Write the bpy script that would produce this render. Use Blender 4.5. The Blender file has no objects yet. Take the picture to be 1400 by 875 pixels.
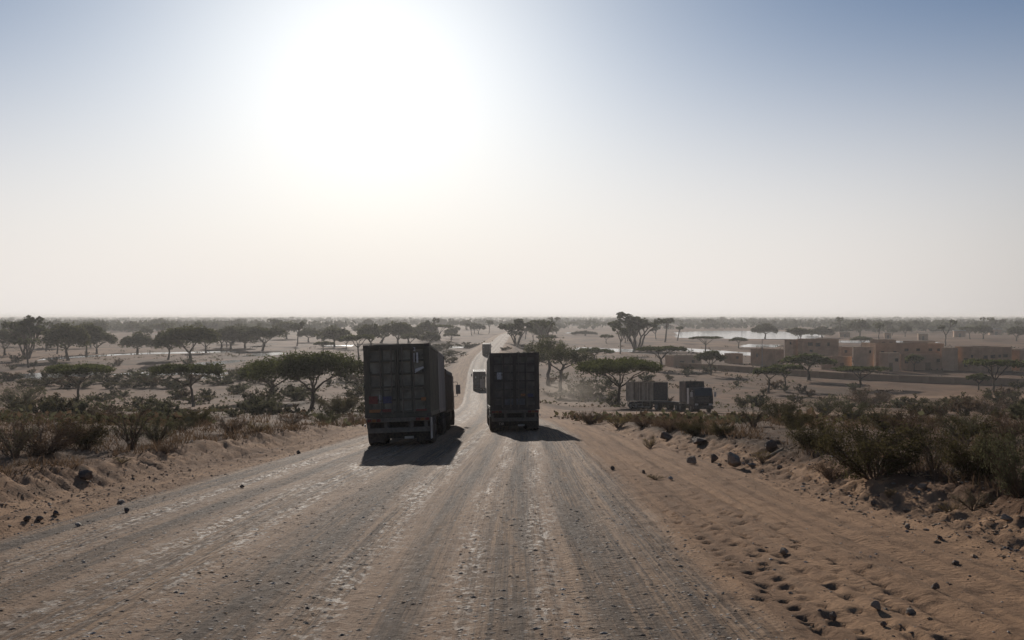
import bpy, math, random
import numpy as np

SC = bpy.context.scene
COL = SC.collection
R = math.radians
F_PX = 1361.0            # focal length in photo pixels (1400 wide, 35 mm on 36 mm)
HOR = 432.0              # eye-level row in the photo
CAM_Z = 15.5

# ------------------------------------------------------------------ camera, sky, sun, exposure
cam = bpy.data.objects.new("camera", bpy.data.cameras.new("camera"))
COL.objects.link(cam)
SC.camera = cam
cam.location = (0, 0, CAM_Z)
cam.rotation_euler = (R(90 - 0.231), 0, 0)
cam.data.lens = 35
cam.data.sensor_width = 36
cam.data.clip_start = 0.1
cam.data.clip_end = 60000

SUN_EL, SUN_AZ = R(16.5), R(-8.0)      # azimuth measured from +y towards +x
SKY_STR = 0.059
world = bpy.data.worlds.new("World")
SC.world = world
world.use_nodes = True
nt = world.node_tree
N, L = nt.nodes.new, nt.links.new
sky = N("ShaderNodeTexSky")
sky.sky_type = 'NISHITA'
sky.sun_disc = False
sky.sun_elevation = SUN_EL
sky.sun_rotation = SUN_AZ
sky.air_density, sky.dust_density, sky.ozone_density = 0.72, 0.64, 1.9
bg = nt.nodes["Background"]
bg.inputs[1].default_value = SKY_STR
tc = N("ShaderNodeTexCoord")
sep = N("ShaderNodeSeparateXYZ")
L(tc.outputs["Generated"], sep.inputs[0])
hz = N("ShaderNodeMapRange")           # dust layer: the sky pales towards the horizon all the way round
hz.interpolation_type = 'SMOOTHERSTEP'
L(sep.outputs[2], hz.inputs[0])
for i, v in enumerate((-.03, .35, 1, 0)):
    hz.inputs[1 + i].default_value = v
dt = N("ShaderNodeVectorMath")
dt.operation = 'DOT_PRODUCT'
L(tc.outputs["Generated"], dt.inputs[0])
dt.inputs[1].default_value = (math.sin(SUN_AZ) * math.cos(SUN_EL), math.cos(SUN_AZ) * math.cos(SUN_EL), math.sin(SUN_EL))
gl = N("ShaderNodeMapRange")
gl.interpolation_type = 'SMOOTHERSTEP'
L(dt.outputs["Value"], gl.inputs[0])
for i, v in enumerate((.55, 1.0, 0, 1)):
    gl.inputs[1 + i].default_value = v
hc = N("ShaderNodeMix")
hc.data_type = 'RGBA'
hc.inputs[6].default_value = (.33, .32, .315, 1)
hc.inputs[7].default_value = (.86, .81, .775, 1)
L(gl.outputs[0], hc.inputs[0])
scl = N("ShaderNodeVectorMath")
scl.operation = 'SCALE'
L(hc.outputs[2], scl.inputs[0])
scl.inputs[3].default_value = 1 / SKY_STR
mx = N("ShaderNodeMix")
mx.data_type = 'RGBA'
L(hz.outputs[0], mx.inputs[0])
tint = N("ShaderNodeVectorMath")       # cooler, dust-white air
tint.operation = 'MULTIPLY'
tint.inputs[1].default_value = (.88, .975, 1.05)
L(sky.outputs[0], tint.inputs[0])
L(tint.outputs[0], mx.inputs[6])
L(scl.outputs[0], mx.inputs[7])
L(mx.outputs[2], bg.inputs[0])

sun_d = bpy.data.lights.new("sun", 'SUN')
sun_d.energy = 4.3
sun_d.angle = R(0.5)
sun_d.color = (1.0, .93, .84)
sun_o = bpy.data.objects.new("sun", sun_d)
COL.objects.link(sun_o)
sun_o.rotation_euler = (R(-90) + SUN_EL, 0, -SUN_AZ)

vs = SC.view_settings
vs.view_transform = 'Standard'
vs.look = 'None'
vs.exposure = 0.0
vs.gamma = 1
SC.cycles.use_denoising = True
SC.cycles.max_bounces = 6
SC.cycles.transparent_max_bounces = 4
SC.cycles.volume_bounces = 0

rng = np.random.default_rng(7)
random.seed(7)

# ------------------------------------------------------------------ materials
M = {}


def pmat(name, color, rough=.85, var=.25, scale=2.0, dust=None, dust_amt=0.0, bump=0.0, bscale=30, metal=0.0, spec=.16, stretch=(1, 1, 1)):
    m = bpy.data.materials.new(name)
    m.use_nodes = True
    t = m.node_tree
    n, l = t.nodes.new, t.links.new
    b = t.nodes["Principled BSDF"]
    b.inputs["Roughness"].default_value = rough
    b.inputs["Metallic"].default_value = metal
    b.inputs["Specular IOR Level"].default_value = spec
    co = n("ShaderNodeTexCoord")
    mp = n("ShaderNodeMapping")
    mp.inputs["Scale"].default_value = stretch
    l(co.outputs["Object"], mp.inputs[0])
    no = n("ShaderNodeTexNoise")
    no.inputs["Scale"].default_value = scale
    no.inputs["Detail"].default_value = 5
    l(mp.outputs[0], no.inputs[0])
    ra = n("ShaderNodeMapRange")
    l(no.outputs[0], ra.inputs[0])
    for i, v in enumerate((.3, .7, 1 - var, 1 + var)):
        ra.inputs[1 + i].default_value = v
    sc = n("ShaderNodeVectorMath")
    sc.operation = 'SCALE'
    sc.inputs[0].default_value = color
    l(ra.outputs[0], sc.inputs[3])
    out = sc.outputs[0]
    if dust:
        n2 = n("ShaderNodeTexNoise")
        n2.inputs["Scale"].default_value = scale * 2.3
        n2.inputs["Detail"].default_value = 8
        n2.inputs["Roughness"].default_value = .65
        l(mp.outputs[0], n2.inputs[0])
        r2 = n("ShaderNodeMapRange")
        l(n2.outputs[0], r2.inputs[0])
        for i, v in enumerate((.38, .68, 0, dust_amt)):
            r2.inputs[1 + i].default_value = v
        mi = n("ShaderNodeMix")
        mi.data_type = 'RGBA'
        l(r2.outputs[0], mi.inputs[0])
        l(out, mi.inputs[6])
        mi.inputs[7].default_value = (*dust, 1)
        out = mi.outputs[2]
    l(out, b.inputs["Base Color"])
    if bump:
        n3 = n("ShaderNodeTexNoise")
        n3.inputs["Scale"].default_value = bscale
        n3.inputs["Detail"].default_value = 6
        l(co.outputs["Object"], n3.inputs[0])
        bu = n("ShaderNodeBump")
        bu.inputs["Strength"].default_value = bump
        bu.inputs["Distance"].default_value = .03
        l(n3.outputs[0], bu.inputs["Height"])
        l(bu.outputs[0], b.inputs["Normal"])
    M[name] = m
    return m


DUST = (.30, .23, .17)
pmat("olive_steel", (.105, .100, .075), .65, .3, 1.6, DUST, .28, .1, 20, stretch=(1, 1, .4))
pmat("grey_steel", (.30, .27, .24), .65, .25, 1.2, DUST, .4, .1, 20, stretch=(1, 1, .4))
pmat("maroon_steel", (.085, .073, .060), .65, .3, 1.6, DUST, .25, .1, 20, stretch=(1, 1, .4))
pmat("door_panel_olive", (.26, .242, .185), .7, .45, 2.2, (.16, .14, .12), .5, .2, 12)
pmat("door_panel_dark", (.18, .157, .130), .7, .45, 2.2, (.13, .11, .10), .5, .2, 12)
pmat("door_panel_blue", (.17, .165, .17), .7, .4, 2.2, (.12, .11, .10), .4, .2, 12)
pmat("bumper_steel", (.15, .135, .112), .8, .3, 5, DUST, .4)
pmat("sand_clod", (.33, .215, .13), .95, .25, 3, bump=.4, bscale=30)
pmat("tarp_cloth", (.20, .17, .14), .9, .3, 1.5, DUST, .5, .3, 8)
pmat("curtain_cloth", (.50, .40, .29), .9, .25, 1.5, (.25, .2, .15), .4, .2, 10)
pmat("curtain_dark", (.19, .14, .10), .9, .3, 1.5, (.2, .15, .1), .3)
pmat("chassis_steel", (.075, .07, .065), .75, .3, 4, DUST, .45)
pmat("pale_steel", (.50, .48, .44), .7, .2, 3, DUST, .4)
pmat("rubber", (.03, .03, .03), .9, .3, 5, DUST, .35)
pmat("rim_steel", (.22, .21, .19), .6, .3, 6, DUST, .5)
pmat("dark_blue_paint", (.020, .022, .025), .45, .2, 3, DUST, .3)
pmat("white_paint", (.62, .60, .56), .55, .15, 3, DUST, .5)
pmat("red_lens", (.17, .025, .02), .35, .15, 5, DUST, .25)
pmat("orange_lens", (.26, .10, .03), .35, .15, 5, DUST, .25)
pmat("sticker_white", (.60, .60, .58), .6, .25, 12, DUST, .4)
pmat("sticker_red", (.20, .055, .045), .6, .25, 12, DUST, .4)
pmat("sticker_blue", (.06, .07, .14), .6, .25, 12, DUST, .4)
pmat("sticker_orange", (.36, .16, .06), .6, .3, 14, DUST, .35)
pmat("glass_dark", (.02, .025, .03), .08, .1, 2, spec=.6)
pmat("mud_brick", (.45, .285, .18), .95, .25, .35, (.29, .18, .115), .5, .3, 3)
pmat("pale_plaster", (.60, .41, .27), .95, .15, .3, (.40, .26, .165), .5, .3, 3)
pmat("roof_mud", (.56, .44, .33), .95, .2, .4)  # brightened so the colour itself carries the sunlit roof tops
pmat("window_dark", (.035, .03, .028), .6, .2, 1)
pmat("wood", (.16, .10, .06), .85, .3, 3)
pmat("tin_roof", (.45, .45, .45), .4, .2, .6, DUST, .4)
pmat("bark", (.085, .065, .05), .95, .35, 2.5, bump=.5, bscale=10, stretch=(1, 1, .3))
pmat("bark_pale", (.16, .13, .105), .95, .3, 2.5, bump=.4, bscale=10, stretch=(1, 1, .3))
pmat("twig", (.10, .065, .045), .95, .35, 1.5)
pmat("twig_dry", (.17, .115, .08), .95, .35, 1.2)
pmat("stone_grey", (.24, .195, .155), .9, .35, 7, (.33, .25, .18), .7, .5, 14, spec=.08)
pmat("stone_dark", (.13, .10, .082), .85, .35, 7, (.25, .18, .13), .5, .5, 14, spec=.08)
pmat("stone_pale", (.42, .37, .32), .8, .3, 7, (.33, .25, .18), .5, .4, 14)
pmat("dead_wood", (.42, .31, .20), .9, .3, 5, bump=.5, bscale=25)
pmat("pole_steel", (.25, .24, .23), .6, .2, 1)


def leafmat(name, color, var=.45, scale=.9, trans=.48):
    m = bpy.data.materials.new(name)
    m.use_nodes = True
    t = m.node_tree
    n, l = t.nodes.new, t.links.new
    t.nodes.remove(t.nodes["Principled BSDF"])
    out = t.nodes["Material Output"]
    co = n("ShaderNodeTexCoord")
    no = n("ShaderNodeTexNoise")
    no.inputs["Scale"].default_value = scale
    no.inputs["Detail"].default_value = 4
    l(co.outputs["Object"], no.inputs[0])
    oi = n("ShaderNodeObjectInfo")
    ra = n("ShaderNodeMapRange")
    l(no.outputs[0], ra.inputs[0])
    for i, v in enumerate((.3, .7, 1 - var, 1 + var)):
        ra.inputs[1 + i].default_value = v
    r2 = n("ShaderNodeMapRange")
    l(oi.outputs["Random"], r2.inputs[0])
    for i, v in enumerate((0, 1, .8, 1.2)):
        r2.inputs[1 + i].default_value = v
    mu = n("ShaderNodeMath")
    mu.operation = 'MULTIPLY'
    l(ra.outputs[0], mu.inputs[0])
    l(r2.outputs[0], mu.inputs[1])
    sc = n("ShaderNodeVectorMath")
    sc.operation = 'SCALE'
    sc.inputs[0].default_value = color
    l(mu.outputs[0], sc.inputs[3])
    di = n("ShaderNodeBsdfDiffuse")
    tr = n("ShaderNodeBsdfTranslucent")
    l(sc.outputs[0], di.inputs[0])
    l(sc.outputs[0], tr.inputs[0])
    mi = n("ShaderNodeMixShader")
    mi.inputs[0].default_value = trans
    l(di.outputs[0], mi.inputs[1])
    l(tr.outputs[0], mi.inputs[2])
    l(mi.outputs[0], out.inputs[0])
    M[name] = m
    return m


leafmat("leaf_acacia", (.078, .085, .030))
leafmat("leaf_olive", (.080, .080, .038))
leafmat("leaf_palm", (.066, .070, .036))
leafmat("leaf_shrub", (.074, .062, .030), scale=1.5)
leafmat("leaf_greyshrub", (.084, .080, .045), scale=1.5)
leafmat("leaf_brown", (.092, .060, .038), scale=1.5)
leafmat("leaf_yellow", (.20, .15, .06), scale=1.5)
leafmat("far_leaf", (.060, .062, .040), scale=.05)


# ------------------------------------------------------------------ noise and terrain
def _hash(ix, iy, seed):
    h = (ix.astype(np.int64) * 374761393 + iy.astype(np.int64) * 668265263 + seed * 1442695041) & 0xffffffff
    h = ((h ^ (h >> 13)) * 1274126177) & 0xffffffff
    h = h ^ (h >> 16)
    return (h & 0xffffff) / float(0xffffff)


def vn(x, y, seed=0):
    x = np.asarray(x, float)
    y = np.asarray(y, float)
    ix, iy = np.floor(x), np.floor(y)
    fx, fy = x - ix, y - iy
    fx = fx * fx * (3 - 2 * fx)
    fy = fy * fy * (3 - 2 * fy)
    a, b = _hash(ix, iy, seed), _hash(ix + 1, iy, seed)
    c, d = _hash(ix, iy + 1, seed), _hash(ix + 1, iy + 1, seed)
    return (a + (b - a) * fx) * (1 - fy) + (c + (d - c) * fx) * fy - .5


def fbm(x, y, seed=0, octv=3):
    s, a, t = 0, 1.0, 0
    for o in range(octv):
        s = s + a * vn(x * 2 ** o, y * 2 ** o, seed + o * 17)
        t += a
        a *= .5
    return s / t * 1.6


def sst(a, b, x):
    t = np.clip((np.asarray(x, float) - a) / (b - a), 0, 1)
    return t * t * (3 - 2 * t)


_ty = np.arange(-40, 1600, 1.0)


def table(pts, win=17):
    p = np.array(pts, float)
    v = np.interp(_ty, p[:, 0], p[:, 1])
    k = np.ones(win) / win
    pad = np.pad(v, win // 2, mode='reflect', reflect_type='odd')
    return np.convolve(pad, k, 'valid')


T_ROAD = table([(-40, -.9), (0, 2.07), (36.5, 4.74), (48.8, 5.70), (70, 7.35), (112, 10.5), (150, 13.0), (199, 15.0), (230, 15.35), (280, 14.7), (340, 13.4),
                (460, 12.7), (650, 12.6), (900, 13.2), (1200, 15.4), (1600, 15.6)])
T_SIDE = table([(-40, -1.2), (0, 1.75), (36.5, 4.45), (48.8, 5.5), (70, 7.4), (95, 9.75), (123, 12.0), (150, 13.8), (180, 15.15), (200, 15.55), (230, 15.6), (1600, 15.6)])
T_XC = table([(-40, -2.9), (20, -3.0), (40, -2.6), (60, -2.5), (85, -2.6), (112, -3.1), (150, -4.4), (199, -6.4), (260, -8.5), (300, -9.2), (340, -9),
              (400, -8), (460, -7), (650, -5), (900, 4), (1200, 20), (1600, 40)])
T_HW = table([(-40, 4.6), (0, 4.6), (40, 4.8), (60, 4.7), (90, 3.7), (112, 3.1), (200, 3.0), (340, 3.3), (1600, 3.6)])
T_RB = table([(-40, 5.0), (0, 4.8), (18, 4.4), (26, 3.7), (41, 2.7), (67, 2.3), (100, 2.3), (1600, 2.3)], 9)


def tl(t, y):
    return np.interp(y, _ty, t)


def pits(x, y):
    """hoof and foot prints pressed into the soft sand"""
    c = .30
    out = np.zeros_like(x)
    gx, gy = np.floor(x / c), np.floor(y / c)
    for ox in (-1, 0, 1):
        for oy in (-1, 0, 1):
            cx, cy = gx + ox, gy + oy
            px = (cx + .2 + .6 * _hash(cx, cy, 3)) * c
            py = (cy + .2 + .6 * _hash(cx, cy, 4)) * c
            s = .05 + .085 * _hash(cx, cy, 5)
            on = (_hash(cx, cy, 6) > .18) * (.5 + _hash(cx, cy, 8))
            d = np.sqrt(((x - px) / s) ** 2 + ((y - py) / (s * 1.25)) ** 2)
            out = np.minimum(out, -on * .052 * (1 - sst(0.2, 1.0, d))) + on * .014 * np.exp(-((d - 1.15) / .22) ** 2)
    return out


def height(x, y, fine=True):
    x = np.asarray(x, float)
    y = np.asarray(y, float)
    yy = np.clip(y, -39, 1599)
    xc, hw, rb = tl(T_XC, yy), tl(T_HW, yy), tl(T_RB, yy)
    u = x - xc
    rd, sd = tl(T_ROAD, yy), tl(T_SIDE, yy)
    near = 1 - sst(48, 82, yy)
    lft = -u - hw
    rgt = u - hw
    out = np.maximum(lft, rgt)
    # embankment further down the road
    s_far = sst(1.2, 11, out)
    # banks beside the road close to the camera
    wob = .5 * fbm(y / 3.0, x * 0 + 3.3, 51, 2)
    s_l = sst(1.15, 2.5, lft + wob)
    s_r = sst(0.0, 1.5, rgt - rb + wob * .8)
    s_near = np.where(u < 0, s_l, s_r)
    s = s_near * near + s_far * (1 - near)
    z = CAM_Z - (rd * (1 - s) + sd * s)
    bank = near * (np.where(u < 0, .24 * np.exp(-((lft - 2.75) / .8) ** 2), .14 * np.exp(-((rgt - rb - 1.7) / .8) ** 2)))
    z = z + bank * (1 + .8 * fbm(y / 1.7, x / 1.7, 5, 2))
    # crossfall of the carriageway
    z = z - np.clip(-u - .5, 0, 5.5) * .042 * (1 - sst(3, 9, lft)) * (1 - sst(70, 100, yy))
    z = z + np.clip(u - 1.5, 0, 6) * .015 * near
    # wind-blown and hummocky ground off the road
    off = sst(.5, 4, out)
    z = z + off * (fbm(x / 45, y / 45, 11, 2) * .5 * sst(60, 110, yy) * (1 - sst(160, 210, yy)) + fbm(x / 7, y / 7, 13, 3) * .16 * (1 - sst(170, 230, yy)))
    z = z + sst(240, 320, y) * off * fbm(x / 60, y / 90, 23, 2) * .12 * (1 - sst(380, 470, y)) + sst(380, 470, y) * off * fbm(x / 150, y / 220, 29, 2) * .25
    rough = np.maximum(0, fbm(x / 5.5, y / 9, 15, 3) - .05)
    z = z + off * rough * .55 * sst(55, 85, yy) * (1 - sst(225, 245, yy)) * (1 - np.exp(-((y - 108 - np.clip(x, 0, 60) * .3) / 12) ** 2) * (x > 0))
    # low far rises
    z = z + sst(4500, 9000, y) * (6 + 9 * np.maximum(0, fbm(x / 2600, y / 3000, 31, 3)) + 3 * np.exp(-((x - 200) / 900) ** 2))
    if fine:
        nf = (y < 60) & (y > 2)
        if np.any(nf):
            xs, ys, us, ls, rs = x[nf], y[nf], u[nf], lft[nf], rgt[nf]
            rbs = rb[nf]
            fade = 1 - sst(40, 60, ys)
            road = 1 - sst(-.3, .3, np.maximum(ls, rs))
            h = road * (fbm(us * 2.1, ys * .07, 41, 3) * .05 + fbm(us * 7, ys * .35, 43, 2) * .02 + fbm(us * 9, ys * 5, 44, 2) * .012)
            lsand = sst(-.3, .2, ls) * (1 - sst(2.6, 3.4, ls)) * (us < 0)
            h += lsand * (fbm(us * 3.2, ys * .12, 45, 3) * .11 + fbm(us * 6, ys * 2.2, 46, 2) * .035)
            h += lsand * .10 * np.exp(-((ls - .95) / .25) ** 2) * (1 + fbm(us * 4, ys * 1.5, 47, 2))
            lb = sst(1.3, 1.9, ls) * (1 - sst(3.6, 5.5, ls)) * (us < 0)
            h += lb * (fbm(us * 1.3 + ys * .55, ys * 2.2, 48, 3) * .09 + fbm(us * 4, ys * 4.5, 49, 3) * .07 + fbm(us * 9, ys * 8, 50, 2) * .05)
            rsand = sst(-.3, .3, rs) * (1 - sst(0, 1, rs - rbs)) * (us > 0)
            h += rsand * (fbm(us * 3.4, ys * .06, 52, 3) * .10 + fbm(us * 5, ys * 3, 53, 2) * .03)
            pz = rsand * sst(.5, .8, rs) * (1 - sst(1.9, 2.7, rs)) * (1 - .6 * sst(12, 20, ys)) * sst(-.25, .05, fbm(us * .5, ys * .22, 54, 2))
            h += pz * pits(xs, ys)
            rbk = sst(-.4, .6, rs - rbs) * (1 - sst(3, 6, rs - rbs)) * (us > 0)
            h += rbk * (fbm(us * 1.6, ys * 1.6, 55, 3) * .13 + fbm(us * 5, ys * 4.5, 56, 3) * .11 + fbm(us * 10, ys * 8, 58, 2) * .05)
            scrub = np.maximum(sst(3, 5, ls) * (us < 0), sst(1.5, 4, rs - rbs) * (us > 0))
            h += scrub * (fbm(xs * 1.2, ys * 1.2, 57, 3) * .12)
            z = z.copy()
            z[nf] += h * fade
    return z


def hz1(x, y):
    return float(height(np.array([x]), np.array([y]))[0])


_my = np.concatenate([np.geomspace(6, 400, 2600), np.geomspace(401, 7000, 1500)])


def hit(px, py):
    """the ground point seen at a photo pixel, and its distance"""
    sx, sz = (px - 700) / F_PX, -(py - HOR) / F_PX
    h = height(_my * sx, _my, False)
    below = np.nonzero(CAM_Z + sz * _my <= h)[0]
    y = _my[below[0]] if len(below) else 2500.0
    return y * sx, y


# ------------------------------------------------------------------ object helpers
def link(name, data, parent=None, loc=None):
    o = bpy.data.objects.new(name, data)
    COL.objects.link(o)
    if parent:
        o.parent = parent
    if loc is not None:
        o.location = loc
    return o


def tag(o, label=None, cat=None, group=None, kind=None):
    if label:
        o["label"] = label
    if cat:
        o["category"] = cat
    if group:
        o["group"] = group
    if kind:
        o["kind"] = kind
    return o


def thing(name, label, cat, loc, rz=0.0, group=None):
    o = link(name, None, None, loc)
    o.empty_display_size = .3
    o.rotation_euler = (0, 0, rz)
    return tag(o, label, cat, group)


def kids(o, allobs):
    return [c for c in allobs if c.parent == o]


def copy_tree(o, parent=None):
    c = o.copy()
    COL.objects.link(c)
    c.parent = parent
    for ch in list(o.children):
        copy_tree(ch, c)
    return c


class Geo:
    def __init__(self):
        self.v, self.f, self.m, self.n = [], [], [], 0

    def add(self, V, F, m=0):
        V = np.asarray(V, float)
        F = np.asarray(F, int)
        self.v.append(V)
        self.f.append(F + self.n)
        self.m.append(np.full(len(F), m, int))
        self.n += len(V)
        return self

    def box(self, x0, x1, y0, y1, z0, z1, m=0, rot=None, piv=(0, 0, 0)):
        V = np.array([(x, y, z) for x in (x0, x1) for y in (y0, y1) for z in (z0, z1)], float)
        if rot is not None:
            V = (V - piv) @ np.array(rot).T + piv
        F = [(0, 1, 3, 2), (4, 6, 7, 5), (0, 4, 5, 1), (2, 3, 7, 6), (0, 2, 6, 4), (1, 5, 7, 3)]
        return self.add(V, F, m)

    def tube(self, P, rad, n=5, m=0, caps=True):
        P = np.asarray(P, float)
        k = len(P)
        rad = np.broadcast_to(np.asarray(rad, float), (k,))
        T = np.gradient(P, axis=0)
        T /= np.linalg.norm(T, axis=1)[:, None] + 1e-9
        ref = np.array((0., 0., 1.)) if abs(T[0][2]) < .9 else np.array((1., 0., 0.))
        A = np.cross(T, ref)
        A /= np.linalg.norm(A, axis=1)[:, None] + 1e-9
        B = np.cross(T, A)
        an = np.arange(n) / n * 2 * math.pi
        V = P[:, None, :] + rad[:, None, None] * (np.cos(an)[None, :, None] * A[:, None, :] + np.sin(an)[None, :, None] * B[:, None, :])
        V = V.reshape(-1, 3)
        i, j = np.meshgrid(np.arange(k - 1), np.arange(n), indexing='ij')
        a = (i * n + j).ravel()
        b = (i * n + (j + 1) % n).ravel()
        self.add(V, np.stack([a, b, b + n, a + n], 1), m)
        if caps:
            for r, c in ((0, P[0]), (k - 1, P[-1])):
                ring = V[r * n:(r + 1) * n]
                VV = np.vstack([ring, c])
                self.add(VV, [(q, (q + 1) % n, n) for q in range(n)], m)
        return self

    def lathe(self, prof, n=24, m=0, axis='x', c=(0, 0, 0)):
        """prof: (along axis, radius) pairs"""
        prof = np.asarray(prof, float)
        k = len(prof)
        an = np.arange(n) / n * 2 * math.pi
        A, Rr = prof[:, 0][:, None] + 0 * an, prof[:, 1][:, None]
        p, q = Rr * np.cos(an), Rr * np.sin(an)
        V = {'x': (A, p, q), 'y': (p, A, q), 'z': (p, q, A)}[axis]
        V = np.stack(V, 2).reshape(-1, 3) + np.array(c)
        i, j = np.meshgrid(np.arange(k - 1), np.arange(n), indexing='ij')
        a = (i * n + j).ravel()
        b = (i * n + (j + 1) % n).ravel()
        return self.add(V, np.stack([a, b, b + n, a + n], 1), m)

    def prism(self, poly, axis, a0, a1, m=0):
        """poly in the two other axes, extruded along axis"""
        k = len(poly)
        V = []
        for a in (a0, a1):
            for p in poly:
                V.append((a, p[0], p[1]) if axis == 'x' else (p[0], a, p[1]) if axis == 'y' else (p[0], p[1], a))
        self.add(V, [(i, (i + 1) % k, (i + 1) % k + k, i + k) for i in range(k)], m)
        cc = np.mean(np.array(V[:k]), 0), np.mean(np.array(V[k:]), 0)
        self.add(V[:k] + [cc[0]], [(i, k, (i + 1) % k) for i in range(k)], m)
        return self.add(V[k:] + [cc[1]], [(i, (i + 1) % k, k) for i in range(k)], m)

    def leaves(self, C, size, r, m=0, flat=0.0, aspect=.55):
        n = len(C)
        if n == 0:
            return self
        d = r.normal(size=(n, 3))
        d[:, 2] *= (1 - flat)
        d /= np.linalg.norm(d, axis=1)[:, None] + 1e-9
        e = r.normal(size=(n, 3))
        e[:, 2] *= (1 - flat)
        e = np.cross(np.cross(d, e), d)
        e /= np.linalg.norm(e, axis=1)[:, None] + 1e-9
        s = (size * (.6 + .8 * r.random(n)))[:, None]
        V = np.stack([C - d * s, C + e * s * aspect, C + d * s, C - e * s * aspect], 1).reshape(-1, 3)
        b = np.arange(n)[:, None] * 4
        return self.add(V, b + np.arange(4)[None, :], m)

    def mesh(self, name, mats, smooth=False):
        me = bpy.data.meshes.new(name)
        V = np.vstack(self.v)
        me.vertices.add(len(V))
        me.vertices.foreach_set("co", V.ravel())
        loops = np.concatenate([f.ravel() for f in self.f])
        tot = np.concatenate([np.full(len(f), f.shape[1], int) for f in self.f])
        start = np.concatenate([[0], np.cumsum(tot)[:-1]])
        me.loops.add(len(loops))
        me.loops.foreach_set("vertex_index", loops.astype(np.int32))
        me.polygons.add(len(tot))
        me.polygons.foreach_set("loop_start", start.astype(np.int32))
        for mm in (mats if isinstance(mats, (list, tuple)) else [mats]):
            me.materials.append(M[mm] if isinstance(mm, str) else mm)
        me.polygons.foreach_set("material_index", np.concatenate(self.m).astype(np.int32))
        me.polygons.foreach_set("use_smooth", np.full(len(tot), bool(smooth)))
        me.update(calc_edges=True)
        me.validate()
        return me

    def obj(self, name, mats, parent=None, smooth=False, bevel=0, loc=None):
        o = link(name, self.mesh(name, mats, smooth), parent, loc)
        if bevel:
            b = o.modifiers.new("bevel", 'BEVEL')
            b.width = bevel
            b.segments = 2
            b.limit_method = 'ANGLE'
        return o


def part(name, mesh, parent, loc=(0, 0, 0), rz=0):
    o = link(name, mesh, parent, loc)
    o.rotation_euler = (0, 0, rz)
    return o


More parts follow.
